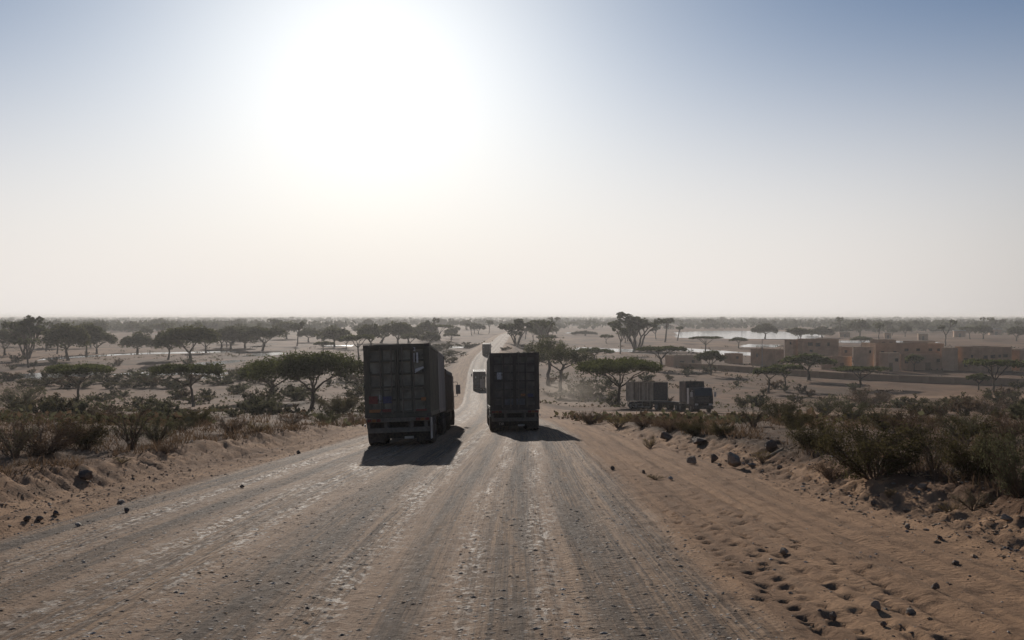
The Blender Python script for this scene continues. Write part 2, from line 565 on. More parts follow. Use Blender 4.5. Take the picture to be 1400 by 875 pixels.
# ------------------------------------------------------------------ ground and road material
def ground_material():
    m = bpy.data.materials.new("dusty_ground")
    m.use_nodes = True
    t = m.node_tree
    n, l = t.nodes.new, t.links.new
    b = t.nodes["Principled BSDF"]
    b.inputs["Specular IOR Level"].default_value = .16

    def attr(name):
        a = n("ShaderNodeAttribute")
        a.attribute_name = name
        return a

    uv = attr("lane")          # x: metres across from the road centre, y: metres along
    geo = n("ShaderNodeNewGeometry")

    def noise(vec, scale, mul=(1, 1, 1), det=4, rough=.55):
        mp = n("ShaderNodeMapping")
        mp.inputs["Scale"].default_value = mul
        l(vec, mp.inputs[0])
        q = n("ShaderNodeTexNoise")
        q.inputs["Scale"].default_value = scale
        q.inputs["Detail"].default_value = det
        q.inputs["Roughness"].default_value = rough
        l(mp.outputs[0], q.inputs[0])
        return q.outputs[0]

    def rmp(v, a, bb, c=0., d=1., smooth=False):
        r = n("ShaderNodeMapRange")
        if smooth:
            r.interpolation_type = 'SMOOTHSTEP'
        l(v, r.inputs[0])
        for i, q in enumerate((a, bb, c, d)):
            r.inputs[1 + i].default_value = q
        return r.outputs[0]

    def mix(f, a, bb):
        q = n("ShaderNodeMix")
        q.data_type = 'RGBA'
        if isinstance(f, float):
            q.inputs[0].default_value = f
        else:
            l(f, q.inputs[0])
        for idx, v in ((6, a), (7, bb)):
            if isinstance(v, tuple):
                q.inputs[idx].default_value = (*v, 1)
            else:
                l(v, q.inputs[idx])
        return q.outputs[2]

    def math_(op, a, bb):
        q = n("ShaderNodeMath")
        q.operation = op
        for i, v in enumerate((a, bb)):
            if isinstance(v, (int, float)):
                q.inputs[i].default_value = v
            else:
                l(v, q.inputs[i])
        return q.outputs[0]

    pos = geo.outputs["Position"]
    lane = uv.outputs["Vector"]
    # natural ground: sandy plain with darker litter and reddish soil
    soil = mix(rmp(noise(pos, .035, det=7, rough=.65), .42, .58), (.24, .132, .076), (.130, .072, .043))
    soil = mix(rmp(noise(pos, .45, (1, .7, 1), det=8, rough=.75), .46, .66, 0, .8), soil, (.085, .058, .040))
    soil = mix(rmp(noise(pos, .012, (1, .35, 1), det=6, rough=.65), .50, .62, 0, .8), soil, (.285, .168, .098))
    soil = mix(rmp(noise(pos, .05, (1, .45, 1), det=7, rough=.7), .52, .62, 0, .75), soil, (.09, .061, .041))
    scr = attr("scrub").outputs["Fac"]
    litter = mix(rmp(noise(pos, 2.2, det=7, rough=.75), .40, .62), (.19, .13, .09), (.085, .058, .042))
    soil = mix(math_('MULTIPLY', scr, rmp(noise(pos, .35, det=5), .35, .6)), soil, litter)
    # warm loose sand
    sand = mix(rmp(noise(lane, 2.2, (1, .035, 1), det=6, rough=.65), .40, .60), (.375, .232, .138), (.25, .155, .096))
    sand = mix(rmp(noise(lane, 7, (1, .03, 1), det=4), .52, .66, 0, .5), sand, (.22, .148, .098))
    sand = mix(rmp(noise(pos, 3.5, det=7, rough=.7), .5, .78, 0, .55), sand, (.14, .095, .066))
    sm = attr("sand").outputs["Fac"]
    sm = rmp(math_('ADD', sm, rmp(noise(pos, 1.3, det=5), 0, 1, -.3, .3)), .25, .75)
    base = mix(sm, soil, sand)
    # gravel carriageway: long streaks of tan dust, blue-grey gravel and pale chips with sun glint painted in
    st1 = noise(lane, 2.3, (1, .022, 1), det=5, rough=.65)
    st2 = noise(lane, 6.5, (1, .03, 1), det=4, rough=.6)
    st3 = noise(lane, 2.6, (1, .09, 1), det=7, rough=.7)
    brk = noise(pos, 2.2, (1, .6, 1), det=7, rough=.75)
    gr = mix(rmp(st1, .42, .58), (.205, .137, .088), (.33, .208, .120))
    gr = mix(rmp(st2, .52, .62, 0, .7), gr, (.12, .088, .067))
    gr = mix(rmp(brk, .45, .70, 0, .6), gr, (.145, .10, .073))
    ln_ = noise(lane, 17, (1, .006, 1), det=5, rough=.7)
    gr = mix(rmp(ln_, .50, .57, 0, .75), gr, (.085, .060, .045))
    gr = mix(rmp(ln_, .41, .46, .6, 0), gr, (.36, .24, .155))
    drk = math_('MULTIPLY', attr("track_dark").outputs["Fac"], rmp(st3, .36, .56))
    gr = mix(math_('MULTIPLY', drk, .85), gr, mix(rmp(brk, .4, .6), (.068, .051, .040), (.115, .084, .061)))
    tan_ = math_('MULTIPLY', attr("track_tan").outputs["Fac"], rmp(st1, .34, .54))
    gr = mix(math_('MULTIPLY', tan_, .75), gr, (.34, .225, .145))
    pale = math_('MULTIPLY', math_('ADD', math_('MULTIPLY', attr("track_pale").outputs["Fac"], .9), .22), rmp(noise(pos, 9.5, (1, .6, 1), det=5, rough=.65), .50, .58))
    pale = math_('MULTIPLY', pale, rmp(st3, .40, .56))
    gr = mix(math_('MULTIPLY', pale, .7), gr, (.40, .33, .265))
    vo = n("ShaderNodeTexVoronoi")
    vo.inputs["Scale"].default_value = 16
    l(pos, vo.inputs["Vector"])
    sepc = n("ShaderNodeSeparateColor")
    l(vo.outputs["Color"], sepc.inputs[0])
    blob = math_('MULTIPLY', rmp(vo.outputs["Distance"], .22, .40, 1, 0), rmp(sepc.outputs[0], .72, .78))
    chip = mix(rmp(sepc.outputs[1], .55, .6), (.04, .036, .036), (.42, .39, .36))
    gr = mix(math_('MULTIPLY', blob, .9), gr, chip)
    gm = attr("gravel").outputs["Fac"]
    gm = rmp(math_('ADD', gm, rmp(noise(lane, 2.0, (1, .2, 1), det=5), 0, 1, -.35, .35)), .3, .7)
    base = mix(gm, base, gr)
    l(base, b.inputs["Base Color"])
    # pale flecks and stones are smoother than dust
    rg = math_('SUBTRACT', .93, math_('MULTIPLY', gm, math_('ADD', .06, math_('MULTIPLY', pale, .20))))
    l(rg, b.inputs["Roughness"])
    l(math_('ADD', math_('MULTIPLY', gm, .03), .03), b.inputs["Specular IOR Level"])
    # relief
    near_ = rmp(geo.outputs["Position"], 0, 1)
    h1 = noise(pos, 14, det=8, rough=.7)
    h2 = noise(pos, 3.0, det=4)
    sx = n("ShaderNodeSeparateXYZ")
    l(lane, sx.inputs[0])
    tw = math_('SINE', math_('MULTIPLY', sx.outputs[1], 42.0), 0)
    tw2 = math_('ABSOLUTE', math_('SINE', math_('MULTIPLY', sx.outputs[0], 11.0), 0), 0)
    tread = math_('MULTIPLY', attr("tread").outputs["Fac"], math_('SINE', math_('ADD', math_('MULTIPLY', sx.outputs[1], 44.0), math_('MULTIPLY', tw2, .6)), 0))
    ru = noise(lane, 9, (1, .03, 1), det=3)
    hh = math_('ADD', math_('MULTIPLY', h1, .045), math_('MULTIPLY', h2, .03))
    hh = math_('ADD', hh, math_('MULTIPLY', tread, .0035))
    hh = math_('ADD', hh, math_('ADD', math_('MULTIPLY', ru, .03), math_('MULTIPLY', math_('MULTIPLY', ln_, gm), .03)))
    hh = math_('ADD', hh, math_('MULTIPLY', math_('MULTIPLY', blob, gm), .022))
    sp = n("ShaderNodeSeparateXYZ")
    l(pos, sp.inputs[0])
    fade = rmp(sp.outputs[1], 15, 160, 1, .12)
    bu = n("ShaderNodeBump")
    bu.inputs["Distance"].default_value = 1.0
    l(fade, bu.inputs["Strength"])
    l(hh, bu.inputs["Height"])
    l(bu.outputs[0], b.inputs["Normal"])
    return m


GROUND_MAT = ground_material()


def build_ground():
    ys = [-30, -20, -14, -10, -6, -3, -1, .5, 1.5, 2.5, 3.3, 4, 4.6, 5.2, 5.7, 6.1]
    while ys[-1] < 13000:
        y = ys[-1]
        ys.append(y + max(.055, .0055 * y * (1 + y / 140)))
    ys = np.array(ys)
    nc = 641
    t = np.linspace(-1, 1, nc)
    g = .58 * t + .42 * t ** 3
    half = 10 + .8 * np.maximum(ys, 0)
    X = half[:, None] * g[None, :] - 1.0
    Y = np.repeat(ys[:, None], nc, 1)
    Z = height(X.ravel(), Y.ravel()).reshape(X.shape)
    yy = np.clip(Y, -39, 1599)
    u = X - tl(T_XC, yy)
    hw, rb = tl(T_HW, yy), tl(T_RB, yy)
    lft, rgt = -u - hw, u - hw
    out = np.maximum(lft, rgt)
    nearm = 1 - sst(60, 95, yy)
    gravel = 1 - sst(-.5, np.where(u > 0, 1.5, .45), out)
    sand = sst(-.5, .3, out) * np.where(u < 0, 1 - sst(1.8, 3.4, lft), 1 - sst(.3, 1.8, rgt - rb)) * nearm
    sand = np.maximum(sand, (1 - nearm) * sst(-.5, .3, out) * (1 - sst(2.5, 8, out)) * .9)
    # side lane that leaves the road to the right, and the open flat round the parked lorry
    lane_y = 108 + np.clip(X, 0, 60) * .30
    sand = np.maximum(sand, np.exp(-((Y - lane_y) / 7) ** 2) * (X > -1) * (1 - sst(35, 70, X)))
    sand = np.maximum(sand, np.exp(-((Y - 186 - .10 * (X - 60)) / 4.5) ** 4) * sst(54, 62, X))
    scrub = (sst(2.8, 5.0, lft) * (u < 0) + sst(.8, 3.0, rgt - rb) * (u > 0)) * (1 - sst(95, 150, yy) * .7) * (1 - sst(220, 300, yy) * .6)
    tread = np.zeros_like(X)
    for c, w in ((-5.9 + 0, .16), (-5.2, .16), (3.9, .17), (4.3, .15), (7.6, .2), (8.05, .2), (6.4, .15)):
        tread = np.maximum(tread, np.exp(-((u - c - .25 * np.sin(Y / 11 + c)) / w) ** 4))
    tread *= (1 - sst(22, 45, yy)) * (.35 + .65 * sst(-.2, .3, fbm(u * .8, Y * .1, 77, 2)))
    dZx = np.gradient(Z, axis=1) / np.maximum(np.gradient(X, axis=1), 1e-6)
    nrow = len(ys)
    idx = np.arange(nrow * nc).reshape(nrow, nc)
    q = np.stack([idx[:-1, :-1], idx[:-1, 1:], idx[1:, 1:], idx[1:, :-1]], 2).reshape(-1, 4)
    V = np.stack([X, Y, Z], 2).reshape(-1, 3)
    # vertex normals of the whole sheet, so that road and ground meet without a seam
    fn = np.cross(V[q[:, 2]] - V[q[:, 0]], V[q[:, 3]] - V[q[:, 1]])
    vnm = np.zeros_like(V)
    for k in range(4):
        np.add.at(vnm, q[:, k], fn)
    vnm /= np.linalg.norm(vnm, axis=1)[:, None] + 1e-12
    of = out.ravel()[q].mean(1)
    yf = Y.ravel()[q].mean(1)
    isroad = (of < 0) & (yf < 1500)
    uw = u + .18 * fbm(u * .3, Y / 9, 71, 2)

    def lanes(cs):
        o = np.zeros_like(u)
        for c, w in cs:
            o = np.maximum(o, np.exp(-np.abs((uw - c) / w) ** 3))
        return o
    td = lanes(((.3, .42), (4.0, .32), (-2.2, .45), (-4.0, .40), (2.0, .22), (3.1, .2)))
    tp = lanes(((1.15, .32), (-1.35, .40), (-3.1, .40), (-.75, .2), (3.5, .22), (2.55, .2)))
    tt = lanes(((-.35, .30), (1.55, .26), (-1.85, .18), (2.5, .3), (-3.55, .22), (-2.75, .16), (3.6, .25), (.85, .14)))
    attrs = dict(gravel=gravel, sand=sand, scrub=scrub, tread=tread, track_dark=td, track_pale=tp, track_tan=tt)
    for nm, sel in (("road", isroad), ("ground", ~isroad)):
        qq = q[sel]
        used, inv = np.unique(qq, return_inverse=True)
        g_ = Geo()
        g_.add(V[used], inv.reshape(-1, 4))
        me = g_.mesh(nm, GROUND_MAT, True)
        for an, av in attrs.items():
            a = me.attributes.new(an, 'FLOAT', 'POINT')
            a.data.foreach_set("value", av.ravel()[used].astype(np.float32))
        a = me.attributes.new("lane", 'FLOAT_VECTOR', 'POINT')
        lv = np.stack([u.ravel()[used], V[used][:, 1], np.zeros(len(used))], 1)
        a.data.foreach_set("vector", lv.ravel().astype(np.float32))
        me.normals_split_custom_set_from_vertices(vnm[used].tolist())
        tag(link(nm, me), kind='structure')


build_ground()

# ------------------------------------------------------------------ water lying on the plain
wm = bpy.data.materials.new("still_water")
wm.use_nodes = True
_b = wm.node_tree.nodes["Principled BSDF"]
_b.inputs["Base Color"].default_value = (.10, .10, .09, 1)
_b.inputs["Roughness"].default_value = .12
_b.inputs["Specular IOR Level"].default_value = .5
_n = wm.node_tree.nodes.new("ShaderNodeTexNoise")
_n.inputs["Scale"].default_value = .35
_n.inputs["Detail"].default_value = 4
_g = wm.node_tree.nodes.new("ShaderNodeNewGeometry")
wm.node_tree.links.new(_g.outputs["Position"], _n.inputs[0])
_bu = wm.node_tree.nodes.new("ShaderNodeBump")
_bu.inputs["Strength"].default_value = .25
_bu.inputs["Distance"].default_value = .05
wm.node_tree.links.new(_n.outputs[0], _bu.inputs["Height"])
wm.node_tree.links.new(_bu.outputs[0], _b.inputs["Normal"])


def water(pts, seed):
    """pts: photo pixels round the shore of a pool, laid out on the plain"""
    W = []
    for px, py in pts:
        d = (CAM_Z + .0) / ((py - HOR) / F_PX)
        W.append(((px - 700) / F_PX * d, d))
    W = np.array(W)
    P = []
    r = np.random.default_rng(seed)
    k = len(W)
    for i in range(k):
        a, b_ = W[i], W[(i + 1) % k]
        ln = np.linalg.norm(b_ - a)
        m = max(3, min(24, int(ln / 6)))
        for j in range(m):
            p = a + (b_ - a) * j / m
            nrm = np.array((-(b_ - a)[1], (b_ - a)[0])) / (ln + 1e-6)
            w = min(ln * .06, 7)
            P.append(p + nrm * w * (r.random() - .5) * (1 if j else .3))
    P = np.array(P)
    zz = height(P[:, 0], P[:, 1], False)
    z = float(np.max(zz)) + .03
    g = Geo()
    k = len(P)
    c = P.mean(0)
    # strip fan between opposite shores keeps the sheet flat
    V = np.vstack([np.column_stack([P, np.full(k, z)]), [[c[0], c[1], z]]])
    me = bpy.data.meshes.new("water")
    me.from_pydata([tuple(v) for v in V[:-1]], [], [tuple(range(k))])
    me.materials.append(wm)
    me.update()
    tag(link("water", me), kind='structure')


for i, p in enumerate((
    [(18, 516), (60, 517.5), (120, 513.5), (150, 509), (110, 507.5), (60, 509), (30, 511)],
    [(150, 512), (215, 513), (262, 511.5), (300, 513), (320, 509.5), (240, 508), (180, 508.5)],
    [(275, 516.5), (310, 516.8), (308, 514), (280, 513.8)],
    [(50, 492.5), (100, 489), (160, 485.5), (200, 484), (330, 481), (320, 479.5), (200, 481.8), (120, 486), (60, 490)],
    [(255, 498.5), (300, 498), (340, 493), (320, 492), (270, 495.5)],
    [(330, 487.5), (365, 486.2), (395, 483.4), (380, 481.3), (345, 483)],
    [(440, 473.6), (482, 473.2), (484, 471.6), (445, 472)],
    [(785, 480), (820, 480.5), (870, 481), (868, 477.2), (820, 475.5), (790, 474.2)],
    [(895, 478), (940, 480), (990, 484.5), (1045, 486.5), (1048, 483), (1000, 480), (940, 476), (900, 475.2)],
    [(922, 461.5), (1000, 463), (1110, 463.5), (1125, 460.5), (1118, 455.5), (1060, 452.5), (980, 452), (925, 454)],
    [(1010, 474), (1060, 474.5), (1068, 471), (1020, 470)],
    [(772, 455.6), (800, 456.2), (802, 454.8), (775, 454.4)],
    [(1140, 468), (1200, 469.5), (1290, 470.5), (1280, 467.5), (1210, 465.5), (1150, 465.5)],
    [(610, 476.5), (632, 475.5), (640, 472.5), (618, 473.2)],
    [(1170, 543), (1230, 548), (1320, 547.5), (1400, 545), (1400, 541.5), (1300, 541), (1200, 539.5)],
)):
    if i == 14:
        continue
    water(p, i)


# ------------------------------------------------------------------ vegetation builders
def curve(a, b, r, bend=.15, k=5, up=0.0):
    a, b = np.asarray(a, float), np.asarray(b, float)
    t = np.linspace(0, 1, k)[:, None]
    ln = np.linalg.norm(b - a)
    o = r.normal(size=3) * bend * ln * .5
    P = a + (b - a) * t + o * (t * (1 - t) * 2) + np.array((0, 0, up * ln)) * (t * (1 - t))
    if k > 3:
        P[1:-1] += r.normal(size=(k - 2, 3)) * ln * .018
    return P


def acacia_meshes(seed, H, Rc, T, fork=.42, lean=0., dome=.4, limbs=4, nleaf=5200, leaf=.17, flat=.35, lmat="leaf_acacia", bark="bark", skew=0., trunkr=.030):
    """umbrella acacia: leaning trunk, spreading limbs, a wide shallow crown. Returns (trunk mesh, crown mesh)"""
    r = np.random.default_rng(seed)
    g, c = Geo(), Geo()
    fz = fork * H
    fp = np.array((lean * H * .5, r.normal() * .02 * H, fz))
    tp = curve((0, 0, -.25), fp, r, .10, 7)
    r0 = trunkr * H
    g.tube(tp, np.linspace(r0 * 1.25, r0 * .8, 7) * np.array([1.25, 1.05, 1, 1, 1, 1, 1.05]), 7)
    ph = r.random(8) * 6.28

    def rim(a):
        return Rc * (.86 + .12 * np.sin(2 * a + ph[0]) + .10 * np.sin(3 * a + ph[1]) + .07 * np.sin(5 * a + ph[2]))

    cx = lean * H * .75 + skew * Rc

    def canopy(a, q):
        rr = rim(a) * q
        zt = H - dome * H * .30 * q ** 2 + .03 * H * math.sin(3 * a + ph[3]) * q
        return np.array((cx + rr * math.cos(a), rr * math.sin(a), zt - T * (.62 - .25 * q)))

    ends = []
    for i in range(limbs):
        a = i / limbs * 6.283 + r.normal() * .25
        q = .30 + .18 * r.random()
        m1 = canopy(a, q)
        m1[2] -= T * .55 + .04 * H
        P = curve(fp, m1, r, .18, 6, .10)
        g.tube(P, np.linspace(r0 * .62, r0 * .34, 6), 6)
        for j in range(3):
            a2 = a + (j - 1) * .55 * (4 / limbs) + r.normal() * .14
            q2 = .52 + .22 * r.random()
            m2 = canopy(a2, q2)
            m2[2] -= T * .30
            s = P[-1] if j != 1 else P[-2]
            P2 = curve(s, m2, r, .16, 5, .06)
            g.tube(P2, np.linspace(r0 * .32, r0 * .15, 5), 5, caps=False)
            for k in range(3):
                a3 = a2 + (k - 1) * .30 + r.normal() * .12
                q3 = (.42 + .56 * r.random()) if k == 1 else (.66 + .32 * r.random())
                m3 = canopy(a3, q3)
                P3 = curve(P2[-1] if k != 1 else P2[-2], m3, r, .16, 4)
                g.tube(P3, np.linspace(r0 * .15, r0 * .06, 4), 4, caps=False)
                ends.append(m3)
    for k in range(int(16 + Rc * 2)):
        a = r.random() * 6.283
        q = math.sqrt(r.random()) * .93
        ends.append(canopy(a, q) + np.array((0, 0, (r.random() - .3) * T * .3)))
    ends = np.array(ends)
    per = max(8, nleaf // len(ends))
    cr = Rc * .20
    pts = []
    for e in ends:
        s = .65 + .7 * r.random()
        d = r.normal(size=(per, 3))
        d /= np.linalg.norm(d, axis=1)[:, None]
        d *= (r.random(per) ** .42)[:, None]
        pts.append(e + d * np.array((cr * s, cr * s, T * .34 * (.7 + .5 * r.random()))))
    pts = np.vstack(pts)
    c.leaves(pts, leaf, r, flat=flat)
    return g.mesh("trunk", bark, True), c.mesh("crown", lmat)


def palm_meshes(seed, H, spread, forks=2, tuft=1.5, per=46, trunkr=.022, lmat="leaf_palm", bark="bark", stem=.45, bases=1):
    """branching palm: forked trunk, a round tuft of stiff fans at each tip"""
    r = np.random.default_rng(seed)
    g, c = Geo(), Geo()
    tips = []

    def grow(p, d, ln, rad, lev):
        e = p + d * ln
        g.tube(curve(p, e, r, .10, 5), np.linspace(rad * 1.1, rad * .85, 5), 6)
        if lev == 0:
            tips.append((e, d))
            return
        a = r.random() * 6.283
        for k in range(2 if r.random() < .7 else 3):
            b = a + k * (2.6 + .8 * r.random())
            nd = d + np.array((math.cos(b), math.sin(b), .15)) * (.42 + .25 * r.random()) * spread
            nd[2] = max(nd[2], .35)
            nd /= np.linalg.norm(nd)
            grow(e, nd, ln * (.50 + .40 * r.random()), rad * .78, lev - 1 if r.random() < .85 else 0)
    if bases == 1:
        grow(np.array((0, 0, -.2)), np.array((r.normal() * .05, r.normal() * .05, 1.)), H * stem, trunkr * H, forks)
    else:
        for k in range(bases):
            a_ = k / bases * 6.283 + r.normal() * .3
            d_ = np.array((math.cos(a_) * .30, math.sin(a_) * .30, 1.)) * (1, 1, 1)
            grow(np.array((math.cos(a_) * .5, math.sin(a_) * .5, -.2)), d_ / np.linalg.norm(d_), H * stem * r.uniform(.75, 1.05), trunkr * H * .8, forks)
    for e, d in tips:
        tr = tuft * (.75 + .5 * r.random())
        n = per
        dd = r.normal(size=(n, 3))
        dd[:, 2] = dd[:, 2] * .9 + .12
        dd /= np.linalg.norm(dd, axis=1)[:, None]
        ln = tr * (.75 + .4 * r.random(n))
        base = e + dd * (ln * .25)[:, None]
        mid = e + dd * (ln * .75)[:, None]
        tip = e + dd * ln[:, None] + np.array((0, 0, -.12 * tr))
        side = np.cross(dd, r.normal(size=(n, 3)))
        side /= np.linalg.norm(side, axis=1)[:, None]
        w = (ln * .27)[:, None]
        V = np.stack([base, mid + side * w, tip, mid - side * w], 1).reshape(-1, 3)
        c.add(V, np.arange(n)[:, None] * 4 + np.arange(4)[None, :])
        dd2 = dd * np.array((.8, .8, -.6)) - np.array((0, 0, .2))
        V2 = np.stack([e + dd2 * .1, e + dd2 * (ln * .6)[:, None] + side * w * .5, e + dd2 * (ln * .85)[:, None], e + dd2 * (ln * .6)[:, None] - side * w * .5], 1)[:n // 3].reshape(-1, 3)
        c.add(V2, np.arange(n // 3)[:, None] * 4 + np.arange(4)[None, :])
    return g.mesh("trunk", bark, True), c.mesh("crown", lmat)


def shrub_meshes(seed, H, Rr, stems=14, nleaf=4000, leaf=.045, lmat="leaf_shrub", bark="twig", twigs=9, fine=.006, low=.15, spiky=0.):
    """many-stemmed shrub: (stem mesh, foliage mesh or None)"""
    r = np.random.default_rng(seed)
    g, c = Geo(), Geo()
    tips = []
    for i in range(stems):
        a = i / stems * 6.283 + r.normal() * .3
        q = (.25 + .75 * math.sqrt(r.random()))
        e = np.array((math.cos(a) * Rr * q, math.sin(a) * Rr * q, H * (1 - .55 * q * q) * (.65 + .4 * r.random())))
        b = np.array((math.cos(a) * Rr * .10 * r.random(), math.sin(a) * Rr * .10 * r.random(), -.05))
        P = curve(b, e, r, .25, 6, .35 * q)
        g.tube(P, np.linspace(fine * 3.0, fine * 1.0, 6), 4, caps=False)
        for j in range(twigs):
            k = r.uniform(low, 1.0) * 4.99
            s = P[int(k)] + (P[int(k) + 1] - P[int(k)]) * (k - int(k)) if k < 5 else P[-1]
            d = r.normal(size=3)
            d[2] = abs(d[2]) * .8 + .15 * r.normal() + spiky
            d /= np.linalg.norm(d)
            out = np.array((math.cos(a), math.sin(a), .25))
            d = d * .8 + out * .5
            t = s + d * (.28 + .32 * r.random()) * (H + Rr) * .30
            t[2] = max(t[2], .03)
            P2 = curve(s, t, r, .25, 4)
            g.tube(P2, np.linspace(fine * .9, fine * .35, 4), 3, caps=False)
            tips.append(P2)
    tips = np.array(tips)
    n = nleaf
    cm = None
    if n:
        w = r.integers(0, len(tips), n)
        k = r.uniform(.6, 3, n)
        i0 = np.minimum(k.astype(int), 2)
        A = tips[w, i0]
        B = tips[w, i0 + 1]
        p = A + (B - A) * (k - i0)[:, None] + r.normal(size=(n, 3)) * (H + Rr) * .028
        p[:, 2] = np.maximum(p[:, 2], .02)
        c.leaves(p, leaf, r, aspect=.4)
    z98 = np.percentile(np.vstack(g.v)[:, 2], 99)
    for q in (g, c):
        q.v = [v / np.array((1, 1, z98 / H)) for v in q.v]
    if n:
        cm = c.mesh("foliage", lmat)
    return g.mesh("branches", bark), cm


def place_plant(name, meshes, label, cat, x, y, h=1.0, w=None, rz=0., group=None, names=("trunk", "crown"), sink=0.0):
    w = h if w is None else w
    o = thing(name, label, cat, (x, y, hz1(x, y) - sink), rz, group)
    o.scale = (w, w, h)
    for nm, me in zip(names, meshes):
        if me is not None:
            part(nm, me, o)
    return o


# ------------------------------------------------------------------ trees of the middle distance, one by one
UNIT = {}
for i in range(5):     # unit-height acacias: height 1 means 6 m
    UNIT['acacia%d' % i] = acacia_meshes(100 + i, 6, [4.2, 3.7, 4.6, 3.9, 3.4][i], [1.1, 1.3, .95, 1.5, 1.7][i], [.42, .5, .38, .45, .35][i], [.05, -.12, .1, .0, -.05][i],
                                         [.35, .5, .3, .8, .9][i], [4, 3, 5, 4, 4][i], 2600, .23)
for i in range(4):     # tall spreading trees: 14 m
    UNIT['broad%d' % i] = acacia_meshes(120 + i, 14, [7.2, 6.4, 8.0, 6.0][i], [6.0, 6.6, 5.2, 7.5][i], [.22, .28, .24, .22][i], [.03, -.05, .04, .0][i],
                                        [1.2, 1.3, 1.0, 1.6][i], [4, 5, 4, 5][i], 4600, .42, .2, "leaf_olive", "bark", trunkr=.026)
for i in range(4):     # branching palms: 14 m
    UNIT['palm%d' % i] = palm_meshes(140 + i, 14, [1.0, .8, 1.2, 1.05][i], [2, 1, 3, 2][i], [1.6, 1.8, 1.35, 1.5][i], 44, stem=[.44, .62, .34, .40][i])
UNIT['palm4'] = palm_meshes(150, 14, .8, 2, 1.35, 44, stem=.42, bases=7)
UNIT['palm5'] = palm_meshes(151, 14, .8, 2, 1.45, 44, stem=.38, bases=5)
BASEH = {'acacia': 6., 'broad': 14., 'palm': 14.}
BASER = {'acacia0': 4.2, 'acacia1': 3.7, 'acacia2': 4.6, 'acacia3': 3.9, 'acacia4': 3.4, 'broad0': 7.2, 'broad1': 6.4, 'broad2': 8., 'broad3': 6.,
         'palm0': 5., 'palm1': 4., 'palm2': 6., 'palm3': 5., 'palm4': 6.5, 'palm5': 5.5}
TNAME = {'acacia': ('acacia_tree', 'tree'), 'broad': ('spreading_tree', 'tree'), 'palm': ('branching_palm', 'palm tree')}


def tree_at(kind, px, py, top, wpx, label, rz=None, group=None):
    x, y = hit(px, py)
    k = kind.rstrip('0123456789')
    hh = (py - top) / F_PX * y
    ww = wpx / F_PX * y / 2 / BASER[kind] * (1.42 if kind.startswith('broad') else 1.22)
    nm, cat = TNAME[k]
    return place_plant(nm, UNIT[kind], label, cat, x, y, hh / BASEH[k], ww, rng.random() * 6.28 if rz is None else rz, group)


def hero(px, py, top, wpx, label, seed, **kw):
    x, y = hit(px, py)
    H = (py - top) / F_PX * y
    Rc = wpx / F_PX * y / 2 * 1.25
    T = kw.pop('T', .22) * H
    me = acacia_meshes(seed, H, Rc, T, **kw)
    return place_plant('acacia_tree', me, label, 'tree', x, y)


hero(103, 553, 495, 84, "flat-topped acacia with a crooked forked trunk, leftmost of the near umbrella acacias", 11, fork=.45, lean=.12, dome=.3, T=.25, nleaf=8000, leaf=.15, limbs=4)
hero(264, 556, 495, 88, "flat-topped acacia with a straight thin trunk between the leftmost acacia and the big domed one", 12, fork=.45, lean=-.12, dome=.3, T=.26, nleaf=8000, leaf=.15, limbs=4)
hero(368, 549, 487, 96, "smaller domed acacia half hidden behind the left side of the big domed acacia", 13, fork=.30, lean=.10, dome=.8, T=.44, nleaf=9000, leaf=.16, limbs=4)
hero(426, 560, 472, 136, "biggest acacia, broad domed dark green crown, just left of the left container lorry", 14, fork=.27, lean=.05, dome=.95, T=.38, nleaf=17000, leaf=.16, limbs=5)
hero(845, 556, 485, 112, "umbrella acacia with curved forked trunk beside the parked lorry", 15, fork=.38, lean=.06, dome=.5, T=.30, nleaf=14000, leaf=.14, limbs=5)
hero(765, 536, 468, 64, "slender acacia with pale straight trunk right of the right container lorry", 16, fork=.42, lean=.05, dome=.7, T=.36, nleaf=5000, leaf=.17, lmat="leaf_olive", bark="bark_pale", limbs=4)
hero(750, 527, 455, 52, "taller tiered acacia behind the slender one, nearer the right lorry", 17, fork=.5, lean=.0, dome=.7, T=.40, nleaf=4200, leaf=.18, lmat="leaf_olive", bark="bark_pale", limbs=4)
